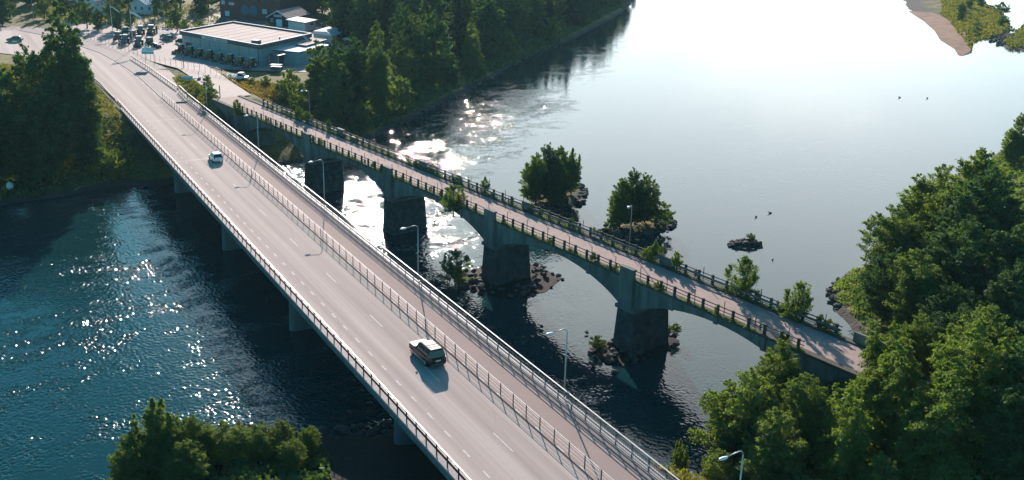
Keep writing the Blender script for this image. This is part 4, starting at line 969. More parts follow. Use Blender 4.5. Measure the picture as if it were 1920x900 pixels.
rock_pile('river_stones', 'scattered stones breaking the surface between the two bridges', [(62, 118), (70, 106), (74, 96), (66, 88), (60, 96), (57, 110)], 9, .2, .45, 11, -.25)
rock_pile('river_stones', 'few flat stones in the bright water right of the old bridge', [(78, 166), (84, 172), (88, 166), (82, 160)], 14, .3, .8, 12, -.2)
rock_pile('island_gravel', 'grey stones in the shallows of the island at the top right', [(372, 262), (380, 272), (400, 280), (420, 288), (410, 278), (392, 268), (380, 262)], 80, .6, 1.5, 13, -.2)
# two branches of driftwood
t = thing('driftwood', 'pale bare branch lying on the dark left bank', 'branch', (18.5, 194.6, -7.4), R(20)); MB().tube([(0, 0, 0), (1.6, .3, .4), (3, .2, .2)], [.12, .09, .03], 6).build('branch', 'wood', t)
t = thing('white_tank', 'small white tank half hidden in the dark trees at the left', 'tank', (8.2, 196.5, gz(8.2, 196.5) + 0.1)); MB().tube([(0, 0, 0), (0, 0, 1.0), (0, 0, 1.25)], [.6, .6, .3], 12).build('tank_body', 'wall_white', t, True); MB().tube([(0, 0, 1.25), (0, 0, 1.4)], .16, 8).build('cap', 'trim', t)

# ------------------------------------------------------------------ ducks
def duck(x, y, rz, lb, z=WATER, s=1.0):
    t = thing('duck', lb, 'duck', (x, y, z), rz, 'ducks on the river'); t.scale = (s, s, s)
    b = MB(); b.tube([(-.42, 0, .16), (-.25, 0, .12), (0, 0, .11), (.22, 0, .13), (.33, 0, .25), (.36, 0, .38), (.43, 0, .43), (.52, 0, .40), (.62, 0, .38)], [.02, .12, .17, .14, .07, .05, .075, .045, .015], 10); b.build('body', 'duck_dark', t, True)
duck(124.6, 129.8, R(200), 'dark duck swimming on the open river, left one of the pair', s=.85); duck(128.6, 130.5, R(170), 'dark duck swimming on the open river, right one of the pair', s=.9)
duck(111.6, 111.6, R(240), 'duck beside the small bare rock islet', s=.8); duck(243, 200, R(180), 'distant duck near the tip of the sand spit', s=1.1); duck(250, 196, R(200), 'more distant duck right of the first near the sand spit', s=1.1)

# ------------------------------------------------------------------ walking person
def person(x, y, z, rz):
    t = thing('person', 'person in a dark shirt and shorts walking on the old bridge near its near rail', 'person', (x, y, z), rz)
    J = [(0, 0, .95), (0, 0, 1.15), (0, 0, 1.42), (0, 0, 1.52), (.02, 0, 1.66), (0, .2, 1.40), (-.05, .26, 1.12), (.08, .24, .88), (0, -.2, 1.40), (-.03, -.26, 1.12), (.10, -.24, .88),
         (0, .1, .9), (.12, .1, .50), (.05, .1, .08), (.2, .1, .04), (0, -.1, .9), (-.02, -.1, .5), (-.22, -.1, .12), (-.10, -.1, .05)]
    Ed = [(0, 1), (1, 2), (2, 3), (3, 4), (2, 5), (5, 6), (6, 7), (2, 8), (8, 9), (9, 10), (0, 11), (11, 12), (12, 13), (13, 14), (0, 15), (15, 16), (16, 17), (17, 18)]
    Rs = [.14, .13, .15, .06, .10, .06, .045, .035, .06, .045, .035, .09, .065, .045, .04, .09, .065, .045, .04]
    me = bpy.data.meshes.new('body'); me.from_pydata(J, Ed, []); me.materials.append(M['shirt']); me.materials.append(M['skin']); o = link('body', me, t)
    md = o.modifiers.new('s', 'SKIN')
    for v, r_ in zip(me.skin_vertices[0].data, Rs): v.radius = (r_, r_)
    me.skin_vertices[0].data[0].use_root = True; o.modifiers.new('u', 'SUBSURF').levels = 1
    MB().ball((.0, 0, 1.72), (.11, .10, .09)).build('hair', 'hair', t, True)
    MB().tube([(0, .09, .98), (.04, .1, .72), (.11, .1, .52)], [.12, .11, .09], 8).tube([(0, -.09, .98), (0, -.1, .72), (-.02, -.1, .52)], [.12, .11, .09], 8).build('shorts', 'trousers', t, True)
p = ob(36.2, -1.5); person(p[0], p[1], 2.03, OB_RZ)

# ------------------------------------------------------------------ buildings
def wall_quadbox(pts, z0, z1):   # pts ccw or cw corner list
    b = MB(); P = [(p[0], p[1]) for p in pts]
    if sum((P[i][0] * P[(i + 1) % len(P)][1] - P[(i + 1) % len(P)][0] * P[i][1]) for i in range(len(P))) < 0: P = P[::-1]
    return b.prism(P, z0, z1)
def lerp(a, b, t): return (a[0] + (b[0] - a[0]) * t, a[1] + (b[1] - a[1]) * t)
def shrink(pts, d):
    c = np.mean(np.array(pts), 0); out = []
    for p in pts:
        v = np.array(p) - c; out.append(tuple(c + v * (1 - d / np.linalg.norm(v))))
    return out
RL, RC, RRr, RB = (62.3, 305.9), (75.6, 271.2), (95.9, 288.5), (81.8, 321.4)
bd = thing('commercial_building', 'long pale blue commercial hall with a flat felt roof and white parapet edge', 'building')
roof = [RL, RC, RRr, RB]; wl_ = shrink(roof, 0.5)
wall_quadbox(wl_, -0.3, 5.0).build('wall', 'wall_blue', bd)
rf = wall_quadbox(shrink(roof, 0.45), 5.0, 5.25).build('roof', 'roof_felt', bd)
for a, c in ((RL, RC), (RC, RRr), (RRr, RB), (RB, RL)):
    b = MB(); b.bar((a[0], a[1], 5.05), (c[0], c[1], 5.05), 0.30, 1.15); b.build('fascia', 'fascia_dark', bd)
    d = np.array(c) - np.array(a); d = d / np.linalg.norm(d) * 0.2
    b = MB(); b.bar((a[0] - d[0], a[1] - d[1], 5.68), (c[0] + d[0], c[1] + d[1], 5.68), 0.62, 0.10); b.build('parapet_cap', 'parapet_white', bd)
def face_pt(a, c, t, out=0.0, z=0.0):
    d = np.array(c) - np.array(a); L_ = np.linalg.norm(d); d = d / L_; n = np.array([d[1], -d[0]])
    cc = np.array([78.9, 296.8]); mid = (np.array(a) + np.array(c)) / 2
    if (mid - cc) @ n < 0: n = -n
    p = np.array(a) + d * L_ * t + n * out; return (float(p[0]), float(p[1]), z)
a, c = wl_[0], wl_[1]
for k in range(1, 8):
    t_ = k / 8; b = MB(); b.bar(face_pt(a, c, t_, .02, -0.2), face_pt(a, c, t_, .02, 4.9), .08, .08); b.build('panel_joint', 'fascia_dark', bd)
for t_ in (0.985, 0.02): MB().bar(face_pt(a, c, t_, .08, -0.2), face_pt(a, c, t_, .08, 4.9), .16, .16).build('corner_post', 'fascia_dark' if t_ > .5 else 'trim', bd)
for k in range(1, 9):
    a_, c_ = lerp(RL, RC, k / 9), lerp(RB, RRr, k / 9); a2_, c2_ = lerp(a_, c_, .03), lerp(a_, c_, .97); MB().bar((*a2_, 5.26), (*c2_, 5.26), .10, .05).build('roof_seam', 'asphalt_dark', rf)
# entrance at the far left of the front
b = MB(); b.bar(face_pt(a, c, .05, .04, 1.3), face_pt(a, c, .13, .04, 1.3), .10, 2.8); dr = b.build('glass_door', 'glass', bd)
MB().bar(face_pt(a, c, .045, .1, 2.78), face_pt(a, c, .135, .1, 2.78), .16, .14).build('door_frame', 'trim', bd)
b = MB(); b.bar(face_pt(RL, RC, .30, .22, 4.98), face_pt(RL, RC, .62, .22, 4.98), .08, 0.78); sg = b.build('sign_board', 'sign_grey', bd)
lt = MB(); x = .345
lr = random.Random(4)
while x < .60:
    w_ = lr.uniform(.004, .010)
    if not .45 < x < .49: lt.bar(face_pt(RL, RC, x, .275, 4.98 + lr.uniform(-.04, .04)), face_pt(RL, RC, x + w_, .275, 4.98), .02, lr.uniform(.22, .42))
    x += w_ + .005
lt.build('lettering', 'ink', sg)
MB().box((*lerp(RC, RB, .10), 5.75), (1.9, 1.9, .9), R(40)).build('roof_hatch', 'fascia_dark', bd); MB().box((*lerp(RC, RB, .10), 6.24), (2.1, 2.1, .12), R(40)).build('hatch_lid', 'parapet_white', bd)
p = lerp(lerp(RC, RRr, .5), lerp(RL, RB, .5), .08); MB().tube([(p[0], p[1], 5.2), (p[0], p[1], 6.0)], .18, 8).build('roof_vent', 'fascia_dark', bd)
# annex
an = thing('annex', 'low flat white-roofed annex on the right of the blue hall', 'building')
AX = [(80.2, 276.0), (85.6, 269.0), (98.7, 278.9), (92.5, 286.5)]
wall_quadbox(shrink(AX, .35), -.3, 3.25).build('wall', 'wall_blue', an); wall_quadbox(AX, 3.25, 3.45).build('fascia', 'fascia_dark', an); wall_quadbox(shrink(AX, .15), 3.45, 3.55).build('roof', 'parapet_white', an)
A2 = [(88.5, 280.5), (90.2, 276.8), (99.4, 285.6), (96.5, 290.2)]
wall_quadbox(A2, 3.6, 3.95).build('upper_roof_edge', 'fascia_dark', an); wall_quadbox(shrink(A2, .2), 3.95, 4.05).build('upper_roof', 'roof_felt', an)
for k in range(4): MB().bar((*A2[k], 4.06), (*A2[(k + 1) % 4], 4.06), .35, .12).build('roof_edge', 'parapet_white', an)
MB().box((81.2, 270.6, 1.3), (0.3, 2.2, 2.6), R(-49)).build('entrance_door', 'glass', an); wall_quadbox([(78.0, 272.0), (80.0, 268.8), (83.2, 271.4), (81.5, 274.3)], 2.75, 2.95).build('porch_roof', 'fascia_dark', an)
for q_ in ((78.3, 271.9), (80.0, 269.1)): MB().bar((*q_, -.2), (*q_, 2.75), .12, .12).build('porch_post', 'trim', an)
# roof ladder
ld = thing('ladder', 'white ladder leaning from the big flat roof down to the annex roof', 'ladder', (0, 0, 0))
a1, a2 = Vector((92.0, 284.2, 5.85)), Vector((92.6, 280.4, 4.1)); sdv = Vector((.35, .2, 0))
for s_ in (-1, 1): MB().bar(a1 + sdv * s_, a2 + sdv * s_, .07, .07).build('side_rail', 'parapet_white', ld)
for k in range(1, 8):
    c_ = a1.lerp(a2, k / 8); MB().bar(c_ - sdv, c_ + sdv, .05, .05).build('rung', 'parapet_white', ld)
# platform with pallets right of the annex
pf = thing('loading_platform', 'white-edged loading platform with pale boxes right of the annex', 'platform', (0, 0, 0))
PX = [(92.8, 265.5), (98.0, 263.0), (108.5, 272.5), (102.5, 277.0)]
wall_quadbox(PX, -.2, 1.6).build('base', 'wall_blue', pf); wall_quadbox(PX, 1.6, 1.72).build('edge', 'parapet_white', pf); wall_quadbox(shrink(PX, .6), 1.73, 1.78).build('floor', 'asphalt_dark', pf)
for i, (px_, py_) in enumerate(((97, 267), (99.3, 269), (101.5, 270.5), (98.6, 266.2), (103.5, 273))):
    tag(MB().box((px_, py_, 2.15), (1.3, .9, .7), .7).build('crate', 'blue_paint' if i == 1 else 'parapet_white'), ['white box at the left of the loading platform', 'blue box on the loading platform', 'white box in the middle of the loading platform', 'white box at the front edge of the loading platform', 'white box at the right end of the loading platform'][i], 'crate')

def gable_house(name, label, base, along, across, L_, W_, eave, ridge, wm, rm, over=.5, z0=-.2, win=(), doors=(), tiles=0, trim='trim', cat='house'):
    """base: corner; along/across: unit vectors; gable faces on the across sides"""
    t = thing(name, label, cat, (base[0], base[1], 0)); u = Vector((*along, 0)); v = Vector((*across, 0))
    P = lambda a, c, z: u * a + v * c + Vector((0, 0, z))
    b = MB(); b.extr([(0, z0), (W_, z0), (W_, eave), (W_ / 2, ridge), (0, eave)], lambda p: P(0, p[0], p[1]), lambda p: P(L_, p[0], p[1])); b.build('wall', wm, t)
    sl_ = (ridge - eave) / (W_ / 2)
    for s_ in (0, 1):
        e0, e1 = (-over, W_ / 2) if s_ == 0 else (W_ + over, W_ / 2); z_e = eave - over * sl_
        b = MB(); b.hexa([P(-over, e0, z_e + .05), P(L_ + over, e0, z_e + .05), P(L_ + over, e1, ridge + .05), P(-over, e1, ridge + .05), P(-over, e0, z_e + .22), P(L_ + over, e0, z_e + .22), P(L_ + over, e1, ridge + .22), P(-over, e1, ridge + .22)])
        rf_ = b.build('roof', rm, t)
        if tiles:
            for k in range(1, tiles):
                f_ = k / tiles; cc = e0 + (e1 - e0) * f_; zz = z_e + .24 + (ridge - z_e) * f_
                MB().bar(P(-over, cc, zz), P(L_ + over, cc, zz), .10, .05).build('tile_course', rm, rf_)
        for a_ in (-over - .03, L_ + over + .03): MB().bar(P(a_, e0, z_e + .14), P(a_, e1, ridge + .14), .08, .26).build('barge_board', trim, t)
    def opening(face, pos, z, w_, h_, nm, m_):
        # face: g0/g1 gable ends, s0/s1 long sides
        if face == 'g0': a_, c_, dv, nv = 0, pos, v, -u
        elif face == 'g1': a_, c_, dv, nv = L_, pos, v, u
        elif face == 's0': a_, c_, dv, nv = pos, 0, u, -v
        else: a_, c_, dv, nv = pos, W_, u, v
        c0 = P(a_, c_, z) + nv * .04
        f_ = MB().bar(c0 - dv * (w_ / 2), c0 + dv * (w_ / 2), .10, h_).build(nm, m_ if nm != 'window' else 'trim', t)
        if nm == 'window':
            c1 = c0 + nv * .03
            for s_ in (-1, 1): MB().bar(c1 + dv * (s_ * w_ / 4 - w_ * .19), c1 + dv * (s_ * w_ / 4 + w_ * .19), .08, h_ * .82).build('pane', 'glass', f_)
    for o_ in win: opening(*o_, 'window', 'glass')
    for o_ in doors: opening(*o_[:5], o_[5], o_[6])
    return t
# small brown workshop
dv_ = Vector((117.4 - 105.8, 358.1 - 346.6)).normalized(); ac_ = Vector((-dv_.y, dv_.x))
ws = gable_house('workshop', 'small dark brown workshop with a pinkish tiled gable roof and a pale door', (106.6, 345.2), (dv_.x, dv_.y), (ac_.x, ac_.y), 15, 7.6, 3.0, 5.1, 'wall_black', 'tile_roof', .55,
     win=[('g0', 6.2, 2.0, 1.2, 1.2)], doors=[('g0', 3.4, 1.15, 2.2, 2.5, 'garage_door', 'sign_pale'), ('g0', 3.8, 3.55, 3.0, .75, 'sign_board', 'sign_grey')], tiles=7, cat='building')
sb_ = [c for c in kids(ws) if c.name.startswith('sign_board')][0]; lt = MB()
for k in range(8):
    if k == 4: continue
    c0 = Vector((*(ac_ * (2.6 + .3 * k)), 3.55)) - Vector((dv_.x, dv_.y, 0)) * .13; lt.bar(c0 - Vector((*ac_, 0)) * .09, c0 + Vector((*ac_, 0)) * .09, .02, .3)
lt.build('lettering', 'ink', sb_)
# flat roofed shed
sh = thing('flat_shed', 'pale shed with a flat overhanging roof between the hall and the workshop', 'shed')
S2 = [(105.3, 340.9), (108.2, 331.8), (113.8, 337.8), (110.6, 347.2)]
wall_quadbox(S2, -.2, 2.8).build('wall', 'wall_white', sh); wall_quadbox(shrink(S2, -.8), 2.8, 3.05).build('roof_edge', 'fascia_dark', sh); wall_quadbox(shrink(S2, -.75), 3.05, 3.12).build('roof', 'parapet_white', sh)
MB().bar((*lerp(S2[1], S2[2], .55), 1.9), (*lerp(S2[1], S2[2], .75), 1.9), .25, .6).build('window', 'glass', sh)
# sheds right
sh = thing('garden_shed', 'blue-grey shed with a bright sunlit pitched roof right of the hall', 'shed')
S3 = [(104.5, 312.5), (108.0, 305.0), (119.0, 316.5), (115.5, 324.0)]
wall_quadbox(S3, -.2, 2.2).build('wall', 'wall_blue', sh)
b = MB(); b.hexa([(*shrink(S3, -.3)[0], 2.2), (*shrink(S3, -.3)[1], 2.2), (*shrink(S3, -.3)[2], 2.2), (*shrink(S3, -.3)[3], 2.2), (*S3[0], 2.9), (*lerp(S3[1], S3[0], .3), 3.3), (*lerp(S3[2], S3[3], .3), 3.3), (*S3[3], 2.9)]); b.build('roof', 'parapet_white', sh)
sh = thing('metal_container', 'small grey metal container at the edge of the wood', 'container', (121, 323, 0)); MB().box((0, 0, 1.0), (4.2, 2.6, 2.4), .9).build('body', 'car_grey', sh); MB().box((0, 0, 2.24), (4.3, 2.7, .1), .9).build('roof', 'wall_blue', sh)
sh = thing('tool_shed', 'tiny dark shed with a bright flat lid near the tall birch', 'shed', (111.5, 300.0, 0)); MB().box((0, 0, .8), (2.8, 2.2, 2.0), .7).build('wall', 'wall_black', sh); MB().box((0, 0, 1.87), (3.3, 2.7, .14), .7).build('roof', 'parapet_white', sh)
# white canopy of the trailer
def box_house(name, label, x, y, L_, W_, e, r_, rz, wm, rm, cat='house', nw=3):
    u = (math.cos(rz), math.sin(rz)); v = (-math.sin(rz), math.cos(rz))
    w1 = [('s0', L_ * (k + .5) / nw, e - 1.4, 1.0, 1.3) for k in range(nw)] + [('g0', W_ * .3, e - 1.4, .9, 1.3), ('g0', W_ * .7, e - 1.4, .9, 1.3)] + [('s0', L_ * (k + .5) / nw, 1.4, 1.0, 1.3) for k in range(nw)] * (e > 4)
    return gable_house(name, label, (x, y), u, v, L_, W_, e, r_, wm, rm, .4, win=w1, cat=cat)
box_house('white_house', 'tall white wooden house with a dark roof at the top left', 51.5, 391.5, 9, 7, 5.6, 9.0, R(55), 'wall_white', 'tile_dark')
box_house('white_cottage', 'low whitish house with a sun-glaring roof left of the brick building', 69, 393, 8, 7, 3.6, 5.6, R(40), 'wall_white', 'parapet_white')
rb = thing('brick_building', 'large dark red building in the shade behind the flat roofed hall', 'building')
RBP = [(92.4, 380.5), (108.0, 357.5), (128.0, 378.0), (112.0, 402.0)]
wall_quadbox(RBP, -.2, 8.5).build('wall', 'wall_red', rb); wall_quadbox(shrink(RBP, -.5), 8.5, 8.9).build('roof', 'tile_dark', rb)
for k, (t_, z_, w_, h_, m_) in enumerate(((.06, 5.2, 1.6, 1.4, 'sign_grey'), (.20, 5.0, 2.4, 1.0, 'sign_grey'), (.74, 3.3, 2.0, 1.7, 'sign_grey'), (.12, 1.4, 2.0, 1.8, 'sign_pale'), (.5, 7.2, 1.4, 1.3, 'glass'), (.34, 7.2, 1.4, 1.3, 'glass'), (.66, 7.2, 1.4, 1.3, 'glass'), (.88, 7.2, 1.4, 1.3, 'glass'))):
    a_, c_ = RBP[0], RBP[1]; d_ = (np.array(c_) - np.array(a_)); L_ = np.linalg.norm(d_); d_ /= L_; n_ = np.array([d_[1], -d_[0]]); n_ = n_ if n_ @ np.array([-1, -1]) > 0 else -n_
    p_ = np.array(a_) + d_ * L_ * t_ + n_ * .05; MB().bar((p_[0] - d_[0] * w_ / 2, p_[1] - d_[1] * w_ / 2, z_), (p_[0] + d_[0] * w_ / 2, p_[1] + d_[1] * w_ / 2, z_), .12, h_).build('window' if m_ != 'sign_grey' else 'wall_panel', m_, rb)
for t_ in (.42, .56):
    p_ = np.array(a_) + d_ * L_ * t_ + n_ * .04; b = MB(); n8 = 12
    b.poly([(p_[0] + d_[0] * 1.9 * math.cos(q) + n_[0] * .05, p_[1] + d_[1] * 1.9 * math.cos(q) + n_[1] * .05, 3.2 + 1.9 * math.sin(q)) for q in [2 * math.pi * i / n8 for i in range(n8)]]); b.build('round_panel', 'blue_paint', rb)
for i, (x, y, L_, W_, rz, rm, wm, lb) in enumerate(((10, 430, 12, 8, .5, 'tile_roof', 'wall_red', 'far house with a pinkish roof at the upper left corner'), (120, 440, 12, 8, .8, 'tile_dark', 'wall_white', 'far white house half hidden in the trees at the top'), (170, 420, 11, 8, .9, 'parapet_white', 'wall_white', 'far house with a bright roof glimpsed through the wood'), (232, 455, 12, 8, .9, 'tile_roof', 'wall_white', 'farthest house beyond the river bank wood'))):
    box_house('far_house', lb, x, y, L_, W_, 3.6, 6.4, rz, wm, rm)

# ------------------------------------------------------------------ signs, poles, fence of the yard
sg = thing('info_sign', 'blue and pale green information board on two poles by the yard fence', 'sign', (48.7, 281.5, 0), 0)
va = Vector((49.6 - 48.0, 276.0 - 287.6, 0)).normalized(); va = Vector((.93, -.36, 0))
for s_, h_ in ((-.75, 3.8), (1.45, 5.3)): MB().tube([va * s_ + Vector((0, 0, -.1)), va * s_ + Vector((0, 0, h_))], .05, 6).build('pole', 'rail_dark', sg)
c_ = Vector((0, -.08, 4.35)); MB().bar(c_ - va * 1.5, c_ + va * 1.5, .06, 1.0).build('pale_panel', 'sign_pale', sg)
c_ = Vector((0, -.08, 3.52)); MB().bar(c_ - va * 1.5, c_ + va * 1.5, .06, .62).build('blue_panel', 'sign_blue', sg)
b = MB()
for z_, l0, l1 in ((4.62, -.5, 1.2), (4.38, -.4, .9), (4.12, -.3, 1.25)): c_ = Vector((0, -.125, z_)); b.bar(c_ + va * l0, c_ + va * l1, .02, .09)
b.build('lettering', 'sign_blue', sg); MB().box((-.3, .3, 5.0), (1.1, .1, .5), -.36).build('top_plate', 'trim', sg)
sg = thing('direction_sign', 'blue direction sign on a single pole in the grass at the bridge end', 'sign', (49.6, 240.5, -0.5))
MB().tube([(0, 0, -.3), (0, 0, 4.2)], .06, 6).build('pole', 'rail_galv', sg); MB().bar((-1.1, .15, 4.2), (1.35, -.45, 4.2), .08, .75).build('sign_panel', 'sign_blue', sg); MB().bar((-1.0, .1, 4.2), (1.25, -.5, 4.2), .04, .1).build('lettering', 'sign_pale', sg)
sg = thing('small_sign', 'small brown box sign on a short post beside the approach road', 'sign', (54.5, 250, 1.0)); MB().tube([(0, 0, 0), (0, 0, 2.4)], .04, 6).build('pole', 'rail_dark', sg); MB().box((0, 0, .5), (.8, .5, .7)).build('box', 'wood', sg)
for nm, (x, y, z, h), lb in (('utility_pole', (31.2, 393.7, 0, 9), 'thin tall pole beside the pale road at the upper left'), ('gate_pole', (53.0, 223.6, 2.0, 2.6), 'short post at the left end of the old bridge deck'),
                         ('yard_pole', (55.8, 272.5, 0.5, 3.2), 'thick dark post in the corner of the yard fence')):
    t = thing(nm, lb, 'pole', (x, y, z)); MB().tube([(0, 0, -.3), (0, 0, h)], .10 if h < 5 else .12, 6).build('pole', 'rail_dark' if h < 5 else 'lamp_metal', t)
for x, y, h, rz, lb, up_ in ((49.8, 346.1, 9.3, -.6, 'left flagpole of the yard with a limp pale flag', .6), (50.5, 314.7, 11.2, -.3, 'right flagpole of the yard with a pale flag blowing right', 1)):
    t = thing('flagpole', lb, 'flagpole', (x, y, 0)); MB().tube([(0, 0, -.2), (0, 0, h)], [.11, .05], 8).build('pole', 'parapet_white', t)
    b = MB(); n_ = 8
    for k in range(n_):
        f = lambda q: Vector((math.cos(rz) * q * 3.0, math.sin(rz) * q * 3.0 + .15 * math.sin(q * 9), h - .6 - (q ** 1.6) * 1.7))
        a_, c_ = f(k / n_), f((k + 1) / n_); hh = Vector((.15 * math.sin(k), .1, -.7 * up_)); b.quad(a_, c_, c_ + hh, a_ + hh)
    b.build('flag', 'flag_cloth', t)
def wire_fence(label, pts, step, h):
    t = thing('wire_fence', label, 'fence', (pts[0][0], pts[0][1], 0)); b0 = pts[0]; pm = MB().box((0, 0, h / 2), (.08, .08, h)).data('post', 'rail_galv')
    mesh = MB()
    for a, c in zip(pts[:-1], pts[1:]):
        L_ = math.hypot(c[0] - a[0], c[1] - a[1]); n = max(1, int(round(L_ / step)))
        for k in range(n):
            f = k / n; x = a[0] + (c[0] - a[0]) * f; y = a[1] + (c[1] - a[1]) * f; z = (a[2] + (c[2] - a[2]) * f) if len(a) > 2 else 0
            o = bpy.data.objects.new('post', pm); COL.objects.link(o); o.parent = t; o.location = (x - b0[0], y - b0[1], z)
        for hh in (.1, .6, 1.1, 1.55, h - .05): mesh.bar((a[0] - b0[0], a[1] - b0[1], a[2] + hh), (c[0] - b0[0], c[1] - b0[1], c[2] + hh), .02, .02)
    mesh.build('wire', 'rail_galv', t); return t
wire_fence('thin wire fence of the tractor yard running beside the approach road', [(44.8, 320.9, 0), (52.1, 284.4, 0), (54.4, 275.3, .5), (57.3, 267.2, .7), (60.3, 256.5, .9), (62.3, 245.5, .6)], 3.0, 2.0)
wire_fence('low wire fence by the far left corner of the yard', [(40, 345, 0), (44.8, 320.9, 0)], 3.0, 1.8)
g = thing('yard_gate', 'sliding mesh gate between the yard and the street beyond', 'gate', (62.9, 344.2, 0))
MB().box((0, 0, 1.2), (.5, .5, 2.6)).build('gate_post', 'fascia_dark', g); gv = Vector((68.8 - 62.9, 347.6 - 344.2, 0))
for hh in (.2, 1.2, 2.0): MB().bar(Vector((0, 0, hh)), gv + Vector((0, 0, hh)), .06, .06).build('gate_rail', 'trim', g)
for k in range(1, 8): MB().bar(gv * (k / 7) + Vector((0, 0, 0)), gv * (k / 7) + Vector((0, 0, 2.0)), .05, .05).build('gate_bar', 'trim', g)

# ------------------------------------------------------------------ vehicles
def wheel(t, x, y, r_, w_, rimc='rim'):
    o = MB().tube([(x, y - w_ / 2, r_), (x, y + w_ / 2, r_)], r_, 14).build('wheel', 'rubber', t, False)
    MB().tube([(x, y - w_ / 2 - .01, r_), (x, y + w_ / 2 + .01, r_)], r_ * .58, 10).build('rim', rimc, o); return o
def loft(sections):   # list of (x, [(y,z)...]) closed rings
    b = MB(); n = len(sections[0][1])
    for x, ring in sections: b.v += [(x, p[0], p[1]) for p in ring]
    for k in range(len(sections) - 1):
        for j in range(n): b.f.append((k * n + j, k * n + (j + 1) % n, (k + 1) * n + (j + 1) % n, (k + 1) * n + j))
    b.f.append(tuple(range(n))[::-1]); b.f.append(tuple((len(sections) - 1) * n + j for j in range(n))); return b
def ring(w_, z0, z1, wt, cham=.10):   # body cross-section: half width w at belt, wt at top
    return [(-w_ + cham, z0), (w_ - cham, z0), (w_, z0 + cham), (w_, z1 - cham * 1.4), (wt, z1), (-wt, z1), (-w_, z1 - cham * 1.4), (-w_, z0 + cham)]
def suv(x, y, z, rz):   # front is +x
    t = thing('black_suv', 'black four-wheel-drive estate with glare painted on its panelled roof and bonnet driving away on the bridge', 'car', (x, y, z), rz); t.scale = (1.08, 1.04, 1.04)
    bd_ = loft([(-2.42, ring(.86, .5, .98, .80)), (-2.34, ring(.94, .36, 1.10, .88)), (-1.6, ring(.98, .32, 1.14, .92)), (0, ring(.98, .30, 1.14, .93)), (1.0, ring(.98, .32, 1.12, .92)), (1.25, ring(.97, .34, 1.10, .90)), (2.15, ring(.96, .36, 1.02, .86)), (2.38, ring(.90, .40, .92, .80)), (2.46, ring(.80, .48, .80, .72))]).build('body', 'car_black', t)
    for f_ in bd_.data.polygons: f_.use_smooth = False
    loft([(-2.30, [(-.86, 1.10), (.86, 1.10), (.86, 1.12), (.72, 1.14), (-.72, 1.14), (-.86, 1.12)]), (-2.12, [(-.88, 1.08), (.88, 1.08), (.86, 1.40), (.72, 1.80), (-.72, 1.80), (-.86, 1.40)]), (.20, [(-.90, 1.08), (.90, 1.08), (.88, 1.42), (.73, 1.84), (-.73, 1.84), (-.88, 1.42)]), (.95, [(-.90, 1.06), (.90, 1.06), (.89, 1.08), (.84, 1.12), (-.84, 1.12), (-.89, 1.08)])]).build('cabin_glass', 'glass', t)
    rf_ = MB(); rf_.hexa([(-2.14, -.73, 1.79), (.22, -.73, 1.83), (.22, .73, 1.83), (-2.14, .73, 1.79), (-2.08, -.66, 1.87), (.12, -.66, 1.90), (.12, .66, 1.90), (-2.08, .66, 1.87)]); rf_.build('roof', 'car_black', t)
    for a_, b_ in ((-2.02, -1.5), (-1.40, -1.05), (-.92, .05)):
        MB().box(((a_ + b_) / 2, 0, 1.905), (b_ - a_, 1.16, .03)).build('roof_panel', 'roof_glare', t)  # roof panels lightened in colour to paint the glare on a black roof
    for s_ in (-1, 1):
        MB().tube([(-1.95, .68 * s_, 1.88), (-1.8, .68 * s_, 1.96), (-.2, .68 * s_, 1.98), (0, .68 * s_, 1.90)], .025, 6).build('roof_rail', 'car_black', t)
        for px_ in (.28, -.82, -1.75): MB().bar((px_ + .25 * (px_ > 0), .88 * s_, 1.12), (px_, .76 * s_, 1.80), .10, .05).build('pillar', 'car_black', t)
        MB().ball((.72, 1.06 * s_, 1.20), (.10, .14, .11), (8, 5)).build('side_mirror', 'car_black', t)
        MB().box((-2.38, .78 * s_, .95), (.10, .16, .34)).build('tail_lamp', 'tail_lamp', t); MB().box((2.36, .66 * s_, .82), (.12, .30, .16)).build('headlight', 'lamp_head', t)
        for px_ in (-1.42, 1.48): wheel(t, px_, .86 * s_, .37, .25)
        MB().box((0, .98 * s_, .42), (2.3, .06, .12)).build('side_step', 'rim', t)
    MB().box((-2.44, 0, .82), (.03, .55, .13)).build('number_plate', 'plate', t); MB().box((1.7, 0, 1.075), (1.0, 1.5, .03)).build('bonnet_glare', 'roof_glare', t)  # the sheet on the bonnet is a painted glare patch
    MB().box((-2.45, 0, .48), (.10, 1.6, .22)).build('rear_bumper', 'rail_dark', t)
suv(40.5, 88.2, 0.01, R(90.5))
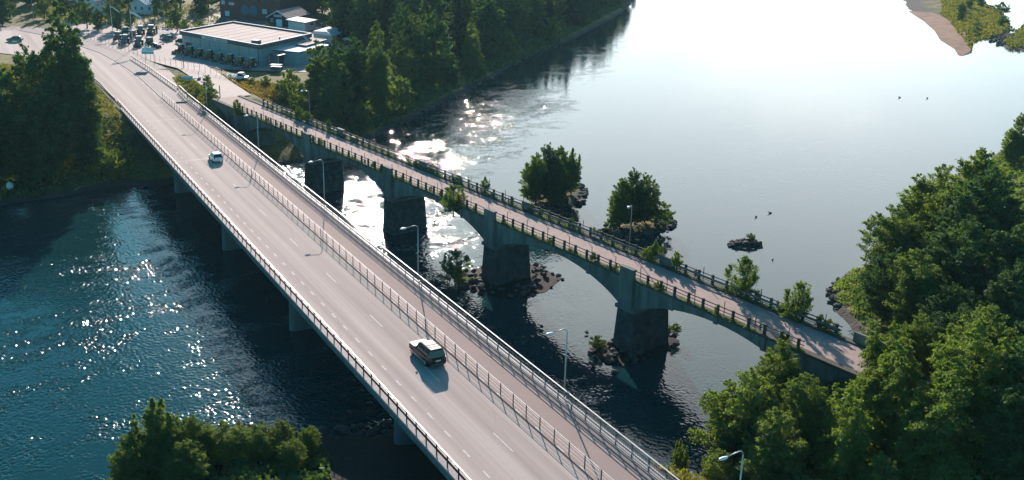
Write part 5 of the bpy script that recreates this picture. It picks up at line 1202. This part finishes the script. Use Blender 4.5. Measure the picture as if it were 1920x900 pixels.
def hatch(name, label, x, y, z, rz, paint, s=1.0, group=None):
    t = thing(name, label, 'car', (x, y, z), rz, group); t.scale = (s, s, s)
    loft([(-2.0, ring(.76, .46, .92, .70)), (-1.92, ring(.84, .32, 1.0, .78)), (-1.2, ring(.90, .26, 1.02, .82)), (.6, ring(.90, .26, 1.0, .82)), (1.1, ring(.89, .28, .95, .80)), (1.75, ring(.84, .30, .84, .74)), (2.02, ring(.72, .36, .68, .62))]).build('body', paint, t)
    loft([(-1.95, [(-.76, .98), (.76, .98), (.75, 1.0), (.70, 1.01), (-.70, 1.01), (-.75, 1.0)]), (-1.45, [(-.80, .96), (.80, .96), (.77, 1.2), (.62, 1.46), (-.62, 1.46), (-.77, 1.2)]), (.1, [(-.82, .96), (.82, .96), (.79, 1.2), (.63, 1.50), (-.63, 1.50), (-.79, 1.2)]), (.95, [(-.80, .94), (.80, .94), (.78, .96), (.72, .97), (-.72, .97), (-.78, .96)])]).build('cabin_glass', 'glass', t)
    MB().hexa([(-1.48, -.64, 1.45), (.12, -.65, 1.48), (.12, .65, 1.48), (-1.48, .64, 1.45), (-1.40, -.55, 1.52), (.02, -.56, 1.55), (.02, .56, 1.55), (-1.40, .55, 1.52)]).build('roof', paint, t)
    for s_ in (-1, 1):
        for px_ in (-.45, .25): MB().bar((px_ + .12, .80 * s_, 1.0), (px_, .66 * s_, 1.46), .07, .05).build('pillar', paint, t)
        MB().bar((-1.78, .74 * s_, 1.0), (-1.44, .64 * s_, 1.47), .12, .06).build('pillar', paint, t)
        MB().ball((.55, .96 * s_, 1.06), (.09, .12, .08), (8, 5)).build('side_mirror', paint, t)
        MB().box((-1.96, .66 * s_, .84), (.08, .18, .20)).build('tail_lamp', 'tail_lamp', t); MB().box((1.90, .58 * s_, .62), (.14, .26, .12)).build('headlight', 'lamp_head', t)
        for px_ in (-1.22, 1.28): wheel(t, px_, .80 * s_, .31, .2)
    MB().box((-2.0, 0, .66), (.03, .5, .11)).build('number_plate', 'plate', t)
hatch('white_car', 'small white hatchback driving away on the far part of the bridge', 40.6, 177.6, 0.01, R(90), 'car_white')
hatch('green_car', 'dark green car on the pale road at the far left', 21.0, 338.9, 0.0, R(155), 'green_paint', 1.1)
hatch('grey_car', 'silver-blue car parked in the shade by the white house', 48.4, 392.0, 0.1, R(20), 'car_grey', 1.1)
for x, y, rz, pm_, lb in ((63.0, 327.4, 1.9, 'green_paint', 'dark green car parked beside the left end of the hall'), (65.1, 319.5, 1.9, 'car_black', 'black car parked closest to the left end of the hall'), (62.9, 331.5, 1.9, 'car_grey', 'grey car parked behind the dark green car by the hall')): hatch('parked_car', lb, x, y, .0, rz, pm_)
# white pickup
def pickup(x, y, z, rz):
    t = thing('white_pickup', 'white flatbed pickup with low dropsides parked beside the bushes', 'truck', (x, y, z), rz)
    loft([(.35, ring(.86, .45, 1.05, .82)), (.45, ring(.88, .4, 1.1, .84)), (1.6, ring(.88, .4, 1.1, .84)), (2.45, ring(.84, .42, .98, .76)), (2.62, ring(.76, .46, .82, .68))]).build('cab_body', 'car_white', t)
    loft([(.42, [(-.82, 1.05), (.82, 1.05), (.80, 1.4), (.68, 1.82), (-.68, 1.82), (-.80, 1.4)]), (1.35, [(-.82, 1.05), (.82, 1.05), (.80, 1.4), (.66, 1.84), (-.66, 1.84), (-.80, 1.4)]), (2.05, [(-.80, 1.03), (.80, 1.03), (.79, 1.05), (.74, 1.06), (-.74, 1.06), (-.79, 1.05)])]).build('cab_glass', 'glass', t)
    MB().box((.88, 0, 1.88), (1.15, 1.4, .08)).build('cab_roof', 'car_white', t); MB().box((-1.2, 0, .78), (3.1, 1.9, .12)).build('flatbed', 'car_white', t)
    for s_ in (-1, 1): MB().box((-1.2, .93 * s_, 1.02), (3.1, .06, .42)).build('dropside', 'car_white', t)
    MB().box((-2.74, 0, 1.02), (.06, 1.9, .42)).build('tailgate', 'car_white', t); MB().box((.30, 0, 1.25), (.08, 1.85, .9)).build('headboard', 'car_white', t)
    for px_ in (-1.6, 1.75):
        for s_ in (-1, 1): wheel(t, px_, .80 * s_, .36, .22)
pickup(64.9, 253.6, gz(64.9, 253.6) + .1, R(-42))
tr = thing('box_trailer', 'small trailer with a white lid at the corner of the hall', 'trailer', (77.2, 262.0, 0), R(-40)); MB().box((0, 0, .8), (2.8, 1.5, .9)).build('box', 'fascia_dark', tr); MB().box((0, 0, 1.75), (3.0, 1.8, .12)).build('lid', 'parapet_white', tr)
for sx in (-1.3, 1.3):
    for sy in (-.7, .7): MB().bar((sx, sy, 1.2), (sx, sy, 1.72), .06, .06).build('lid_post', 'trim', tr)
for s_ in (-1, 1): wheel(tr, 0, .8 * s_, .32, .2)
# tractors
def make_tractor(paint, cabroof, loader, label, group):
    t = thing('tractor', label, 'tractor', (0, 0, 0), 0, group)
    loft([(-.1, [(-.36, .7), (.36, .7), (.36, 1.25), (.28, 1.32), (-.28, 1.32), (-.36, 1.25)]), (1.3, [(-.36, .7), (.36, .7), (.36, 1.2), (.28, 1.28), (-.28, 1.28), (-.36, 1.2)]), (1.7, [(-.3, .7), (.3, .7), (.3, 1.08), (.24, 1.14), (-.24, 1.14), (-.3, 1.08)])]).build('bonnet', paint, t)
    MB().box((.5, 0, .65), (2.6, .5, .3)).build('chassis', 'rail_dark', t)
    MB().hexa([(-1.3, -.6, 1.0), (.0, -.6, 1.0), (.0, .6, 1.0), (-1.3, .6, 1.0), (-1.2, -.55, 2.3), (-.15, -.55, 2.3), (-.15, .55, 2.3), (-1.2, .55, 2.3)]).build('cab_glass', 'glass', t)
    for sx, sy in ((-1.28, -.6), (-1.28, .6), (0, -.6), (0, .6)): MB().bar((sx, sy, 1.0), (sx * .93 - .02, sy * .93, 2.32), .07, .07).build('cab_pillar', paint, t)
    MB().box((-.68, 0, 2.40), (1.4, 1.35, .14), top=.9).build('cab_roof', cabroof, t)
    for s_ in (-1, 1):
        wheel(t, -.75, .78 * s_, .72, .36, 'plate'); wheel(t, 1.35, .66 * s_, .45, .28, 'plate'); MB().box((-.75, .80 * s_, 1.52), (1.2, .4, .07)).build('mudguard', paint, t)
        if loader: MB().bar((-.1, .48 * s_, 1.45), (2.2, .48 * s_, .5), .1, .14).build('loader_arm', paint, t)
    if loader: MB().hexa([(2.1, -.8, .1), (2.7, -.8, .1), (2.7, .8, .1), (2.1, .8, .1), (2.1, -.8, .8), (2.25, -.8, .8), (2.25, .8, .8), (2.1, .8, .8)]).build('loader_bucket', 'rail_dark', t)
    return t
row_l = ['first', 'second', 'third', 'fourth', 'fifth', 'sixth', 'seventh', 'eighth']
t0 = make_tractor('orange_paint', 'trim', True, '', 'tractors in a row along the hall front')
for i in range(8):
    f = i / 7; x = 60.9 + (72.6 - 60.9) * f; y = 301.0 + (270.0 - 301.0) * f
    lb = row_l[i] + ' tractor from the left in the shaded row along the front of the hall'
    if i == 0: t0.location = (x, y, 0); t0.rotation_euler = (0, 0, R(215)); t0['label'] = lb
    else: copy_tree(t0, (x, y, 0), R(215) + rnd.uniform(-.12, .12), rnd.uniform(.92, 1.08), lb)
t1 = make_tractor('red_paint', 'parapet_white', False, 'red tractor with a white cab roof at the left edge of the yard group', 'tractors in the sunny yard'); t1.location = (48.6, 330, 0); t1.rotation_euler = (0, 0, R(250)); t1.scale = (1.15,) * 3
t2 = make_tractor('blue_paint', 'parapet_white', True, 'blue tractor standing between the two flagpoles', 'tractors in the sunny yard'); t2.location = (49.4, 322.0, 0); t2.rotation_euler = (0, 0, R(240)); t2.scale = (1.2,) * 3
copy_tree(t1, (53.2, 331.5, 0), R(235), 1.15, 'red tractor in the middle of the yard group'); copy_tree(t2, (52.6, 317.5, 0), R(250), 1.2, 'blue tractor just right of the right flagpole')
t3 = make_tractor('green_paint', 'parapet_white', True, 'green tractor with front loader nearest the blue information board', 'tractors in the sunny yard'); t3.location = (55.6, 314.0, 0); t3.rotation_euler = (0, 0, R(300)); t3.scale = (1.2,) * 3
copy_tree(t3, (57.2, 340.5, 0), R(250), 1.2, 'dark tractor at the back of the yard group facing the gate'); copy_tree(t0, (60.6, 341.5, 0), R(250), 1.2, 'orange tractor at the right back of the yard group near the gate'); copy_tree(t3, (52.5, 341, 0), R(230), 1.1, 'dark tractor at the left back of the yard group')

# ------------------------------------------------------------------ thin summer haze in one closed box
hz = MB().hexa([(-880, -380, -13), (1360, -380, -13), (1360, 2480, -13), (-880, 2480, -13), (-880, -380, 60), (1360, -380, 60), (1360, 2480, 60), (-880, 2480, 60)])
hm = bpy.data.materials.new('haze'); hm.use_nodes = True; hn = hm.node_tree.nodes; hn.remove(hn['Principled BSDF'])
pv = hn.new('ShaderNodeVolumePrincipled'); pv.inputs['Color'].default_value = (0.45, 0.80, 0.95, 1); pv.inputs['Density'].default_value = 0.00005; pv.inputs['Anisotropy'].default_value = 0.3
hm.node_tree.links.new(pv.outputs[0], hn['Material Output'].inputs['Volume']); M['haze'] = hm
o = hz.build('haze', 'haze'); o['kind'] = 'stuff'; o['label'] = 'thin bluish haze over the river valley'
